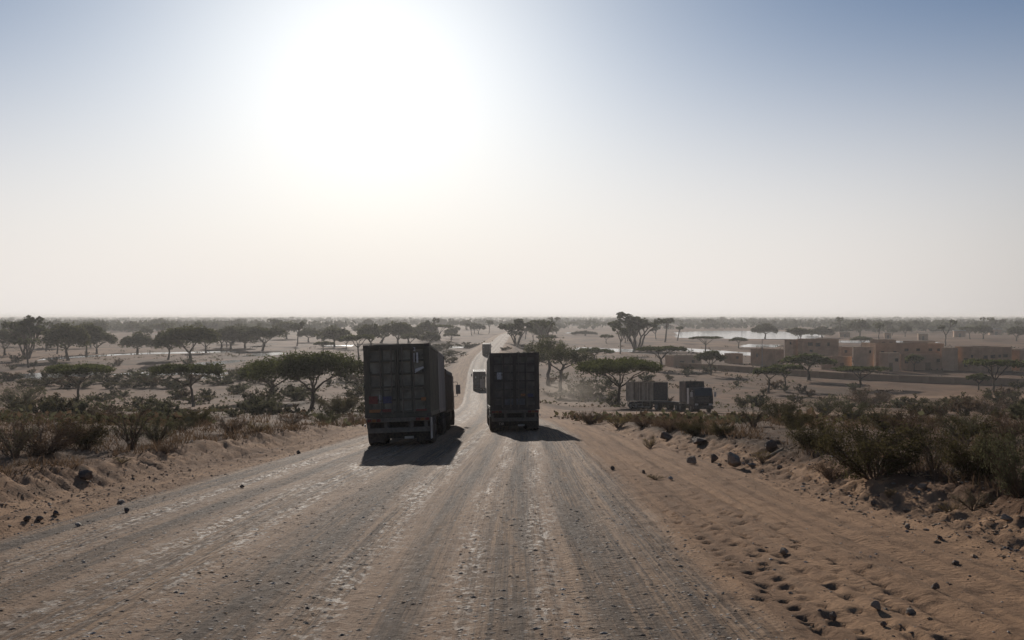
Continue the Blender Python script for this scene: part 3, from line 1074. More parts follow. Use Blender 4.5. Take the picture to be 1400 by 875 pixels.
for a in (
    ('acacia3', 812, 496, 474, 42, "low dark domed acacia behind the umbrella acacia beside the parked lorry"),
    ('acacia0', 903, 505, 472, 64, "flat acacia in front of the ruined mud wall"),
    ('acacia2', 964, 480, 459, 37, "flat acacia standing on the plain before the far lake, right of the tall palm clump"),
    ('acacia4', 972, 513, 477, 34, "round leafy tree alone on the sand in front of the perimeter wall"),
    ('acacia1', 1050, 537, 500, 44, "leaning acacia with bent trunk, left one of the pair before the perimeter wall"),
    ('acacia0', 1073, 532, 497, 44, "acacia with curved trunk, right one of the pair before the perimeter wall"),
    ('acacia4', 1106, 520, 481, 62, "dark bushy acacia touching the perimeter wall before the low flat-roofed house"),
    ('acacia2', 1174, 530, 500, 66, "very flat dark acacia in front of the square tower house"),
    ('acacia4', 1250, 508, 483, 22, "small round tree in the yard before the long house"),
    ('acacia2', 1362, 540, 490, 70, "wide dark acacia before the right-hand house with the row of small windows"),
    ('acacia4', 1338, 533, 509, 30, "small bushy acacia beside the wide dark acacia at the right edge"),
    ('broad1', 1046, 463, 440, 24, "single tall tree on the near shore of the far lake"),
    ('palm4', 870, 478, 432, 56, "tall clump of branching palms rising above the umbrella acacia beside the parked lorry"),
    ('palm3', 848, 484, 443, 22, "palm with thin bare trunk at the left side of the tall palm clump"),
    ('palm1', 909, 468, 436, 26, "single slender palm with high crown right of the tall palm clump"),
    ('palm1', 926, 466, 447, 18, "short palm beside the slender palm, at the end of the far lake"),
    ('palm3', 897, 464, 446, 18, "small palm between the tall palm clump and the slender palm"),
    ('palm5', 706, 471, 435, 34, "dark branching palm at the bend of the road above the right lorry"),
    ('palm3', 718, 464, 447, 16, "small palm right beside the dark branching palm at the road bend"),
    ('broad0', 738, 466, 435, 28, "tall hazy leafy tree right of the dark branching palm at the road bend"),
    ('palm1', 761, 456, 434, 16, "thin tall palm in the haze behind the tiered acacia"),
    ('broad3', 800, 459, 451, 26, "low rounded tree on the flat between the tiered acacia and the tall palm clump"),
    ('palm5', 37, 491, 430, 46, "tallest tree at the far left, palm with branching open crown above the horizon"),
    ('palm1', 39, 503, 464, 26, "low palm with one thin stem beside the round green bush at the far left"),
    ('broad1', 93, 493, 436, 46, "dark tree with bare dark trunk standing by the long thin water"),
    ('palm1', 78, 484, 446, 22, "palm behind the dark tree at the long thin water"),
    ('broad2', 118, 485, 438, 36, "wide brownish spreading tree right of the dark tree at the long thin water"),
    ('broad0', 132, 484, 448, 36, "forked dark spreading tree next to the wide brownish one"),
    ('broad3', 188, 482, 451, 34, "rounded tree standing alone between the forked tree and the big twin-trunk tree"),
    ('broad1', 230, 492, 444, 30, "upright tree directly left of the big twin-trunk tree"),
    ('broad2', 260, 496, 440, 64, "big twin-trunk tree with wide dark crown behind the second flat-topped acacia"),
    ('broad0', 315, 478, 444, 38, "hazy spreading tree right of the big twin-trunk tree"),
    ('broad3', 335, 476, 443, 30, "hazy tree in the middle of the row behind the domed acacia"),
    ('broad2', 359, 479, 443, 46, "flat-crowned tree with V-forked trunk above the smaller domed acacia"),
    ('palm3', 406, 473, 438, 24, "nearly bare palm above the biggest acacia"),
    ('broad1', 422, 468, 446, 24, "brownish hazy tree right of the nearly bare palm"),
    ('broad3', 440, 467, 453, 12, "small conical hazy tree above the biggest acacia's right side"),
    ('broad3', 457, 472, 442, 26, "upright hazy tree left of the flat acacia behind the left lorry"),
    ('acacia0', 490, 491, 456, 42, "flat pale-trunked acacia just above the left lorry's left corner"),
    ('broad2', 521, 469, 442, 54, "wide flat hazy tree above the roof of the left lorry"),
    ('broad0', 558, 469, 444, 30, "hazy tree above the right half of the left lorry's roof"),
    ('palm3', 589, 467, 433, 18, "palm poking above the horizon over the left lorry's right side"),
    ('acacia2', 602, 466, 443, 36, "dark flat-crowned acacia left of the far stretch of road"),
    ('palm0', 1293, 472, 440, 22, "dark leaning palm behind the right-hand house"),
    ('acacia0', 1326, 464, 446, 24, "flat hazy tree right of the dark leaning palm"),
    ('broad3', 1124, 462, 444, 24, "hazy spreading tree behind the two-storey house"),
    ('broad1', 1150, 458, 444, 20, "second hazy tree right behind the two-storey house"),
    ('broad3', 1110, 459, 451, 12, "small round hazy tree left of the two behind the two-storey house"),
    ('acacia4', 1178, 474, 459, 26, "dark rounded tree growing behind the square tower house"),
    ('acacia3', 1010, 476, 460, 24, "dark low tree left of the low flat-roofed house, by the lake"),
    ('broad0', 6, 486, 447, 40, "dark rounded tree cut by the left edge of the picture"),
):
    tree_at(*a)

# ------------------------------------------------------------------ scrub near the road, one by one
SH = {}
for i in range(3):
    SH['green%d' % i] = shrub_meshes(200 + i, 1.0, .85, 22, 9000, .022, "leaf_shrub", "twig", 12, .0045)
    SH['grey%d' % i] = shrub_meshes(210 + i, 1.0, .9, 20, 6500, .020, "leaf_greyshrub", "twig", 13, .005)
    SH['brown%d' % i] = shrub_meshes(220 + i, 1.0, .9, 24, 5200, .017, "leaf_brown", "twig_dry", 16, .0045, low=.05)
    SH['thorn%d' % i] = shrub_meshes(230 + i, 1.0, .75, 13, 1500, .020, "leaf_greyshrub", "twig_dry", 15, .006, spiky=.35)
    SH['tuft%d' % i] = shrub_meshes(240 + i, 1.0, .9, 26, 900, .03, "leaf_yellow", "twig_dry", 5, .007, spiky=.4)
    SH['mid%d' % i] = shrub_meshes(250 + i, 1.0, .85, 9, 900, .075, ["leaf_shrub", "leaf_greyshrub", "leaf_brown"][i], "twig", 6, .010)


def shrub_at(kind, px, py, top, wpx, label, group=None):
    x, y = hit(px, py)
    hh = max(.12, (py - top) / F_PX * y * .84)
    ww = wpx / F_PX * y / 2 / .78
    name = {'green': 'green_shrub', 'grey': 'grey_shrub', 'brown': 'dry_shrub', 'thorn': 'thorn_bush', 'tuft': 'dry_tuft', 'mid': 'small_shrub'}[kind.rstrip('0123456789')]
    cat = 'tuft' if kind.startswith('tuft') else 'shrub'
    return place_plant(name, SH[kind], label, cat, x, y, hh, ww, rng.random() * 6.28, group, ("branches", "foliage"))


for a in (
    # left of the road
    ('brown0', 62, 622, 566, 120, "broad dark brown shrub mass on the left bank at the picture's left edge"),
    ('thorn0', 20, 628, 560, 70, "bare-twigged thorn bush cut by the left edge of the picture"),
    ('green0', 118, 612, 560, 76, "dark green shrub right behind the broad brown shrub on the left bank"),
    ('thorn1', 180, 613, 536, 84, "tall twiggy thorn bush with long bare stems on the left bank"),
    ('grey0', 214, 606, 562, 44, "grey shrub leaning at the foot of the tall twiggy thorn bush"),
    ('brown1', 315, 594, 566, 54, "rounded reddish brown dry shrub on top of the left bank"),
    ('green1', 272, 580, 556, 46, "green shrub behind the rounded reddish brown one"),
    ('grey1', 30, 560, 522, 62, "straggling dark shrub with open branches at the far left behind the bank"),
    ('brown2', 225, 622, 606, 30, "low dry brown clump hanging over the edge of the left bank"),
    ('tuft0', 165, 634, 622, 26, "dry brown tuft clinging to the face of the left bank"),
    ('brown0', 36, 640, 622, 42, "dry tangle at the lip of the left bank near the picture's edge"),
    ('green2', 466, 566, 538, 58, "green shrub in front of the biggest acacia beside the left lorry"),
    ('brown1', 400, 580, 563, 42, "low brown shrub on the left bank below the biggest acacia"),
    ('grey2', 448, 580, 562, 40, "grey-brown shrub on the bank between the low brown shrub and the left lorry"),
    ('brown2', 484, 578, 564, 30, "brown shrub next to the left lorry's rear corner"),
    ('tuft1', 352, 590, 574, 36, "yellowish dry tuft right of the rounded reddish brown shrub"),
    ('grey0', 248, 590, 570, 36, "small grey shrub between the tall thorn bush and the rounded brown shrub"),
    ('brown2', 140, 575, 552, 46, "thin brown shrub behind the tall twiggy thorn bush"),
    # right of the road
    ('brown0', 808, 580, 560, 40, "low brown shrub at the start of the right bank below the umbrella acacia"),
    ('tuft0', 846, 586, 566, 34, "dry tuft on the right bank below the umbrella acacia"),
    ('brown1', 880, 584, 566, 44, "brown shrub on the right bank in front of the parked lorry's trailer"),
    ('tuft1', 889, 612, 592, 22, "yellow dry tuft on the face of the right bank"),
    ('brown2', 915, 588, 570, 38, "brown shrub in front of the parked lorry's flat deck"),
    ('green0', 948, 596, 572, 46, "bright green low shrub on the bank in front of the parked lorry's cab"),
    ('green1', 986, 598, 577, 38, "green low shrub right of the bright green one before the parked cab"),
    ('thorn0', 1030, 584, 543, 52, "upright brown thorn bush right of the parked lorry"),
    ('green2', 1066, 574, 543, 46, "dark green rounded shrub behind the upright thorn bush"),
    ('green0', 1086, 586, 552, 50, "green shrub leaning right of the dark rounded one"),
    ('grey0', 1128, 568, 537, 50, "dark grey-green shrub in the row below the very flat acacia"),
    ('brown0', 1186, 556, 528, 64, "brown dome-shaped dry shrub below the very flat acacia"),
    ('grey1', 1166, 574, 545, 56, "dark shrub in front of the brown dome-shaped one"),
    ('green1', 1112, 618, 566, 70, "green shrub standing behind the pale broken branch"),
    ('grey2', 1210, 590, 550, 58, "grey-green shrub behind the big spreading shrub, just left of its top"),
    ('green2', 1196, 655, 566, 140, "big spreading green shrub with dark stems, largest beside the sand verge"),
    ('brown1', 1248, 600, 552, 80, "brownish shrub behind the big spreading green shrub"),
    ('thorn2', 1278, 650, 582, 56, "open thorny bush right beside the big spreading green shrub"),
    ('green0', 1340, 662, 566, 100, "dark green shrub mass left of the picture's right edge"),
    ('grey0', 1396, 676, 560, 96, "dark leafy shrub cut by the right edge of the picture"),
    ('grey1', 1316, 600, 560, 70, "olive shrub behind the dark green mass at right"),
    ('brown2', 1378, 600, 556, 64, "brown shrub behind the dark leafy one at the right edge"),
    ('brown0', 1350, 566, 538, 66, "far brown shrub beneath the wide dark acacia at right"),
    ('green1', 1280, 566, 545, 44, "low green shrub left of the far brown one at right"),
    ('brown1', 1136, 656, 628, 52, "dry brown shrub sprawling at the left foot of the big spreading green shrub"),
    ('tuft2', 1216, 684, 668, 20, "small reddish dry tuft on the sand below the big spreading green shrub"),
    ('tuft0', 1042, 632, 610, 26, "yellow dry tuft beside the grey boulder on the right bank"),
    ('tuft1', 1300, 700, 684, 34, "dry tuft at the sandy edge below the dark green mass"),
    ('thorn1', 1330, 690, 655, 60, "leafless tangle of dry twigs at the foot of the dark green mass"),
    ('tuft2', 896, 655, 648, 26, "small green-yellow weed growing alone on the sand verge"),
):
    shrub_at(*a)

# small shrubs dotted over the sandy flats, too alike to tell apart
cnt = 0
gl_, gr_ = "small shrubs on the flat left of the road", "small shrubs on the flat right of the road"
while cnt < 190:
    y = rng.uniform(62, 330)
    px = rng.uniform(-60, 1460)
    x = (px - 700) / F_PX * y
    xc = float(tl(T_XC, y))
    if abs(x - xc) < 9 or (0 < x < 36 and 70 < y < 145) or (x > 60 and y > 215):
        continue
    s = rng.uniform(.4, 1.5) * (1 + y / 400)
    k = 'mid%d' % rng.choice([0, 0, 1, 1, 2])
    lft_ = x < xc
    place_plant('small_shrub', SH[k], "small dark shrub dotted over the sandy flat " + ("left" if lft_ else "right") + " of the road", 'shrub', x, y, s, s * rng.uniform(.8, 1.5),
                rng.random() * 6.28, gl_ if lft_ else gr_, ("branches", "foliage"))
    cnt += 1
for i, (px, py, top, w) in enumerate(((150, 523, 507, 46), (205, 524, 508, 50), (180, 530, 515, 60), (330, 520, 506, 34), (60, 526, 512, 54), (12, 520, 508, 40), (240, 531, 517, 40),
                                      (300, 527, 514, 44), (350, 524, 512, 30), (110, 530, 516, 44))):
    shrub_at('mid%d' % (i % 2), px, py, top, w, "bushy green shrub in the thicket along the near shore of the left pool", "thicket along the left pool")
for i, (px, py, top, w) in enumerate(((600, 478, 466, 50), (640, 476, 467, 34), (560, 482, 472, 40), (615, 486, 478, 40), (730, 478, 468, 40), (715, 488, 480, 34), (690, 479, 473, 18))):
    shrub_at('mid%d' % (i % 2), px, py, top, w, "green bush in the strip beside the far stretch of road", "green strip beside the far road")
for i in range(18):
    px, py = rng.uniform(-20, 500), rng.uniform(519, 549)
    if 120 < px < 180 and py < 521:
        continue
    h_ = rng.uniform(9, 20)
    shrub_at('mid%d' % rng.choice([0, 1, 1, 2]), px, py, py - h_, h_ * rng.uniform(1.6, 3.2), "dark shrub in the loose thicket between the left bank and the left pool", "loose thicket behind the left bank")
shrub_at('mid0', 23, 495, 482, 19, "single round green bush on the pale flat at the far left")
shrub_at('mid1', 800, 540, 515, 44, "round grey-green bush low behind the umbrella acacia's trunk")
shrub_at('mid0', 812, 542, 522, 34, "green bush touching the round grey-green one behind the umbrella acacia")
shrub_at('mid0', 268, 551, 537, 36, "dark shrub at the foot of the straight thin acacia")

# ------------------------------------------------------------------ far woodland
FAR = {}
for i in range(3):
    FAR['broad%d' % i] = UNIT['broad%d' % i]
for i in range(2):
    FAR['lowacacia%d' % i] = acacia_meshes(160 + i, 9, 6.0, 2.6, .35, .02, .7, 4, 700, .7, .2, "leaf_olive")
    FAR['farbroad%d' % i] = acacia_meshes(170 + i, 12, 5.2, 5.5, .22, .02, 1.1, 4, 900, .75, .1, "leaf_olive", trunkr=.03)
    FAR['farpalm%d' % i] = palm_meshes(180 + i, 14, .9, 1 + i, 2.0, 22, stem=[.66, .48][i])
cnt = 0
while cnt < 250:
    y = 420 * (2600 / 420) ** (rng.random() ** .95)
    px = rng.uniform(-40, 1440)
    x = (px - 700) / F_PX * y
    if abs(x - float(tl(T_XC, min(y, 1500)))) < 14 and y < 1000:
        continue
    dpy = HOR + CAM_Z / y * F_PX
    if 770 < px < 1130 and 450 < dpy < 466:     # keep the lake open
        continue
    if px > 760 and y < 560:
        continue
    k = rng.choice(['lowacacia0', 'lowacacia1', 'farbroad0', 'farbroad1', 'farbroad0', 'farbroad1', 'farpalm0', 'farpalm1'])
    s = rng.uniform(.6, .95) if 'palm' in k else rng.uniform(.55, 1.2)
    left = px < 690
    nm = 'branching_palm' if 'palm' in k else 'acacia_tree' if 'acacia' in k else 'spreading_tree'
    kind = {'branching_palm': 'palm', 'acacia_tree': 'low flat acacia', 'spreading_tree': 'rounded tree'}[nm]
    place_plant(nm, FAR[k], "hazy %s in the far woodland belt %s of the road" % (kind, "left" if left else "right"), 'palm tree' if 'palm' in k else 'tree',
                x, y, s, s * rng.uniform(1.0, 1.5), rng.random() * 6.28, "hazy far %ss %s of the road" % (kind, "left" if left else "right"))
    cnt += 1

g = Geo()
r = np.random.default_rng(99)
nfw = 9500
yy_ = 900 * (7500 / 900) ** r.random(nfw)
xx_ = r.uniform(-.62, .62, nfw) * yy_
keep = fbm(xx_ / 500, yy_ / 260, 88, 3) > -.02 - .10 * sst(1500, 4000, yy_)
keep &= ~((xx_ / yy_ > .045) & (xx_ / yy_ < .33) & (yy_ < 1150)) & ~((np.abs(xx_ - 12) < 25) & (yy_ < 1400))
xx_, yy_ = xx_[keep], yy_[keep]
zz_ = height(xx_, yy_, False)
for x, y, z in zip(xx_, yy_, zz_):
    hh, ww = r.uniform(4, 11), r.uniform(5, 13)
    n = 12
    C = np.array((x, y, z)) + np.column_stack([r.normal(size=n) * ww * .35, r.normal(size=n) * ww * .35, hh * (.35 + .6 * r.random(n))])
    g.leaves(C, 2.6, r, aspect=.7)
tag(g.obj("far_woods", "far_leaf"), "distant woodland fading into haze along the horizon", "woods", kind='stuff')

# ------------------------------------------------------------------ mud-brick settlement
WX = []


def house(label, pxl, pxr, base, top, depth, rot, mat="mud_brick", wins=(), door=None, side_wins=(), parapet=.35, name="mud_brick_house", stair=False):
    """flat-roofed house whose camera-facing wall spans photo columns pxl..pxr with its foot on row base"""
    x0, y0 = hit((pxl + pxr) / 2, base)
    W = (pxr - pxl) / F_PX * y0 / max(.35, math.cos(rot))
    H = (base - top) / F_PX * y0
    o = thing(name, label, 'house', (x0, y0, hz1(x0, y0) - .1), rot)
    D = depth
    g = Geo()
    g.box(-W / 2, W / 2, 0, D, -.5, H - parapet)
    g.obj("wall", mat, o)
    g = Geo()
    t = .28
    g.box(-W / 2 - .03, W / 2 + .03, -.03, t, H - parapet, H)
    g.box(-W / 2 - .03, W / 2 + .03, D - t, D + .03, H - parapet, H)
    g.box(-W / 2 - .03, -W / 2 + t, t, D - t, H - parapet, H)
    g.box(W / 2 - t, W / 2 + .03, t, D - t, H - parapet, H)
    g.obj("parapet", mat, o)
    Geo().box(-W / 2 + t, W / 2 - t, t, D - t, H - parapet, H - parapet + .06).obj("roof", "roof_mud", o)
    for (fx, fz, fw, fh) in wins:
        cx, cz = (fx - .5) * W, fz * H
        g = Geo()
        for a, b_, c, d in ((-fw / 2 - .12, fw / 2 + .12, fh / 2, fh / 2 + .12), (-fw / 2 - .12, fw / 2 + .12, -fh / 2 - .12, -fh / 2), (-fw / 2 - .12, -fw / 2, -fh / 2, fh / 2), (fw / 2, fw / 2 + .12, -fh / 2, fh / 2)):
            g.box(cx + a, cx + b_, -.09, 0.02, cz + c, cz + d)
        w = g.obj("window", mat, o)
        Geo().box(cx - fw / 2, cx + fw / 2, -.012, .02, cz - fh / 2, cz + fh / 2).obj("pane", "window_dark", w)
    for (fy, fz, fw, fh) in side_wins:
        cy, cz = fy * D, fz * H
        g = Geo()
        for a, b_, c, d in ((-fw / 2 - .12, fw / 2 + .12, fh / 2, fh / 2 + .12), (-fw / 2 - .12, fw / 2 + .12, -fh / 2 - .12, -fh / 2), (-fw / 2 - .12, -fw / 2, -fh / 2, fh / 2), (fw / 2, fw / 2 + .12, -fh / 2, fh / 2)):
            g.box(-W / 2 - .09, -W / 2 + .02, cy + a, cy + b_, cz + c, cz + d)
        w = g.obj("window", mat, o)
        Geo().box(-W / 2 - .012, -W / 2 + .02, cy - fw / 2, cy + fw / 2, cz - fh / 2, cz + fh / 2).obj("pane", "window_dark", w)
    if door:
        fx, fw, fh = door
        cx = (fx - .5) * W
        g = Geo()
        g.box(cx - fw / 2 - .12, cx - fw / 2, -.1, .02, 0, fh)
        g.box(cx + fw / 2, cx + fw / 2 + .12, -.1, .02, 0, fh)
        g.box(cx - fw / 2 - .12, cx + fw / 2 + .12, -.1, .02, fh, fh + .15)
        dd = g.obj("doorway", mat, o)
        Geo().box(cx - fw / 2, cx + fw / 2, -.015, .02, 0, fh).obj("door", "wood", dd)
    if stair:
        g = Geo()
        for k in range(9):
            g.box(-W * .15 + k * .35, -W * .15 + (k + 1) * .35, -1.1, -.02, 0, .25 * (9 - k))
        g.obj("stair", mat, o)
    return o


house("low flat-roofed mud house at the left end of the compound, one small side window", 1058, 1073, 501, 477, 10.5, R(30), side_wins=((.72, .62, 1.0, 1.2),))
house("two-storey mud house with small dark windows, highest in the compound", 1101, 1148, 491, 463, 7, R(10), wins=((.12, .75, 2.0, 1.2), (.36, .72, 1.8, 1.2), (.68, .74, 1.0, 1.3), (.15, .42, 1.2, .8)))
house("narrow mud block joined to the left side of the two-storey house", 1084, 1092, 490, 464, 4.5, R(28), side_wins=((.3, .8, 1.0, .8),))
house("small square mud room with dark front in the yard below the two-storey house", 1136, 1166, 506, 487, 5, R(18), door=(.5, 1.4, 2.2))
house("square tower-like mud house with blank walls and notched roofline", 1183, 1196, 507, 474, 4.6, R(30), mat="pale_plaster", wins=((.5, .8, .8, .8),))
house("long low mud house running behind the tower and the gate house", 1196, 1292, 503, 469, 10, R(4), wins=((.10, .62, 1.0, 1.0), (.28, .62, 1.0, 1.0), (.45, .74, 1.2, .8), (.62, .74, 1.2, .8), (.80, .74, 1.2, .8), (.92, .74, .9, .8)))
house("pale gate house with one dark window in front of the long house", 1213, 1231, 508, 482, 4, R(16), mat="pale_plaster", wins=((.72, .62, 1.1, .9),), door=(.25, 1.2, 2.6), parapet=.6)
house("low mud annex joining the long house to the right-hand house", 1231, 1296, 506, 484, 7, R(2), wins=((.12, .55, 1.0, 1.0), (.36, .55, 1.0, 1.0), (.80, .62, 1.0, .9), (.92, .62, .8, .9)), door=(.58, 1.6, 2.3))
house("right-hand mud house with a row of four small windows and outside stair", 1335, 1388, 508, 474, 9, R(20), wins=((.18, .60, 1.5, .9), (.40, .62, 1.7, .9), (.62, .63, 1.0, .8), (.80, .64, 1.6, .9)),
      side_wins=((.55, .35, 1.6, 2.4), (.3, .62, .9, .8)), stair=True)
house("small light-sided mud block at the left corner of the right-hand house", 1303, 1311, 507, 475, 4, R(28), mat="pale_plaster")
house("mud house at the right edge of the picture behind the wide dark acacia", 1392, 1440, 507, 478, 10, R(10), wins=((.3, .6, 1.4, 1.0),))
house("small mud house between the two-storey house and the tower house, set far back", 1150, 1166, 489, 474, 6, R(14), wins=((.4, .6, 1.2, 1.0),))
house("upper mud block standing on the skyline behind the long house's left half", 1200, 1226, 492, 464, 6, R(8), wins=((.3, .82, 1.4, 1.0), (.7, .82, 1.4, 1.0)))
house("upper mud block behind the long house's right half", 1246, 1280, 492, 466, 6, R(8), mat="pale_plaster", wins=((.25, .84, 1.6, .9), (.6, .84, 1.4, .9)))
house("low mud hut at the far left of the compound beside the dark low tree", 1000, 1016, 497, 483, 5, R(16), wins=((.5, .6, .9, .9),))
house("small flat mud house seen past the left end of the right-hand house", 1296, 1304, 496, 476, 6, R(10))
house("ruined mud house behind the flat acacia, right of the parked lorry", 920, 960, 502, 486, 7, R(12), mat="pale_plaster", door=(.3, 1.4, 2.0), wins=((.7, .5, .9, .9),))
for px, w, base, top, lab in ((1262, 12, 465, 456, "tiny pale far house in the trees behind the long house"), (1214, 9, 463, 455, "tiny far house left of the pale one in the trees"),
                              (1362, 16, 458, 450, "tiny far reddish house with bright tin roof on the plain at right"), (1312, 14, 461, 452, "tiny far house with pale roof beside the flat hazy tree"),
                              (1155, 14, 461, 454, "tiny far reddish house behind the two-storey house")):
    x, y = hit(px, base)
    W, H = w / F_PX * y, (base - top) / F_PX * y
    o = thing("far_house", lab, "house", (x, y, hz1(x, y) - .1), R(-15))
    Geo().box(-W / 2, W / 2, 0, W * .7, -.3, H).obj("wall", "mud_brick", o)
    Geo().box(-W / 2 - .3, W / 2 + .3, -.3, W * .7 + .3, H, H + .25).obj("roof", "tin_roof" if 'roof' in lab else "roof_mud", o)
    Geo().box(-W * .1, W * .12, -.05, .02, 0, H * .6).obj("door", "window_dark", o)

# long perimeter wall, in straight sections with coping
pts = [hit(*p) for p in ((930, 503), (985, 506.5), (1050, 511), (1120, 516), (1190, 520), (1270, 523.5), (1340, 526), (1420, 528))]
w_o = thing("perimeter_wall", "long low mud perimeter wall with pale coping running in front of the houses", "wall", (pts[0][0], pts[0][1], 0))
for (xa, ya), (xb, yb) in zip(pts[:-1], pts[1:]):
    v = np.array((xb - xa, yb - ya))
    ln = np.linalg.norm(v)
    n = max(1, int(ln / 5))
    for k in range(n):
        a = np.array((xa, ya)) + v * (k / n)
        b_ = np.array((xa, ya)) + v * ((k + 1) / n)
        c = (a + b_) / 2
        zg = hz1(*c)
        ang = math.atan2(v[1], v[0])
        hl = ln / n / 2
        hgt = 1.45 + .1 * vn(c[0], c[1], 3)
        o = Geo().box(-hl + .012, hl - .012, -.15, .15, -.4, hgt).obj("wall_section", "mud_brick", w_o)
        o.location = (c[0] - pts[0][0], c[1] - pts[0][1], zg)
        o.rotation_euler = (0, 0, ang)
        o2 = Geo().box(-hl + .004, hl - .004, -.22, .22, hgt + .002, hgt + .14).obj("coping", "pale_plaster", o)  # paler than the wall: sunlight on its top put into the colour
# lamp pole in the compound
x, y = hit(1042, 502)
po = thing("lamp_pole", "thin tall pole rising above the left houses of the compound", "pole", (x, y, hz1(x, y)))
hp = 38 / F_PX * y
Geo().tube([(0, 0, -.2), (0, 0, hp * .5), (0, 0, hp)], [.14, .11, .08], 8).obj("shaft", "pole_steel", po)
Geo().tube([(0, 0, hp - .1), (.5, 0, hp + .1), (1.1, 0, hp + .05)], [.06, .05, .05], 6).obj("arm", "pole_steel", po)
Geo().box(.9, 1.7, -.14, .14, hp - .02, hp + .12).obj("lamp_head", "pole_steel", po)


# ------------------------------------------------------------------ lorries
def tyre_mesh(r=.52, w=.30):
    g = Geo()
    g.lathe([(-w / 2, r * .56), (-w / 2, r * .86), (-w * .42, r * .96), (-w * .2, r), (-w * .17, r * .97), (-w * .05, r * .97), (-w * .03, r), (w * .03, r), (w * .05, r * .97), (w * .17, r * .97), (w * .2, r), (w * .42, r * .96), (w / 2, r * .86), (w / 2, r * .56)], 28)
    return g.mesh("tyre", "rubber", True)


def rim_mesh(r=.52, w=.30):
    g = Geo()
    g.lathe([(-w * .45, r * .57), (-w * .30, r * .5), (-w * .1, r * .42), (-w * .12, r * .22), (-w * .3, r * .2), (-w * .32, .01)], 20)
    g.lathe([(w * .45, r * .57), (w * .30, r * .5), (w * .1, r * .42), (w * .12, r * .22), (w * .3, r * .2), (w * .32, .01)], 20)
    return g.mesh("rim", "rim_steel", True)


TYRE, RIM = tyre_mesh(), rim_mesh()


def wheel(root, x, y, dual=True):
    s = 1 if x > 0 else -1
    for k in range(2 if dual else 1):
        w = link("wheel", TYRE, root, (x - s * k * .34, y, .52))
        link("rim", RIM, w)


def axle(root, y, dual=True, tw=1.08):
    for s in (-1, 1):
        wheel(root, s * tw, y, dual)
    Geo().tube([(-tw, y, .52), (tw, y, .52)], .07, 8).obj("axle", "chassis_steel", root)


def corrugated(g, x, y0, y1, z0, z1, pitch=.27, d=.036, m=0):
    """upright corrugations on a side wall at x (outwards = sign of x)"""
    s = 1 if x > 0 else -1
    n = max(2, int(round((y1 - y0) / pitch)))
    p = (y1 - y0) / n
    ys, xs = [], []
    for i in range(n):
        b = y0 + i * p
        ys += [b, b + p * .25, b + p * .45, b + p * .8]
        xs += [0, 0, -d, -d]
    ys.append(y1)
    xs.append(0)
    ys, xs = np.array(ys), np.array(xs) * s + x
    k = len(ys)
    V = np.vstack([np.column_stack([xs, ys, np.full(k, z0)]), np.column_stack([xs, ys, np.full(k, z1)])])
    i = np.arange(k - 1)
    g.add(V, np.stack([i, i + 1, i + 1 + k, i + k], 1), m)


CASTING = Geo().box(-.089, .089, 0, .178, 0, .12).mesh('corner_casting', 'chassis_steel')


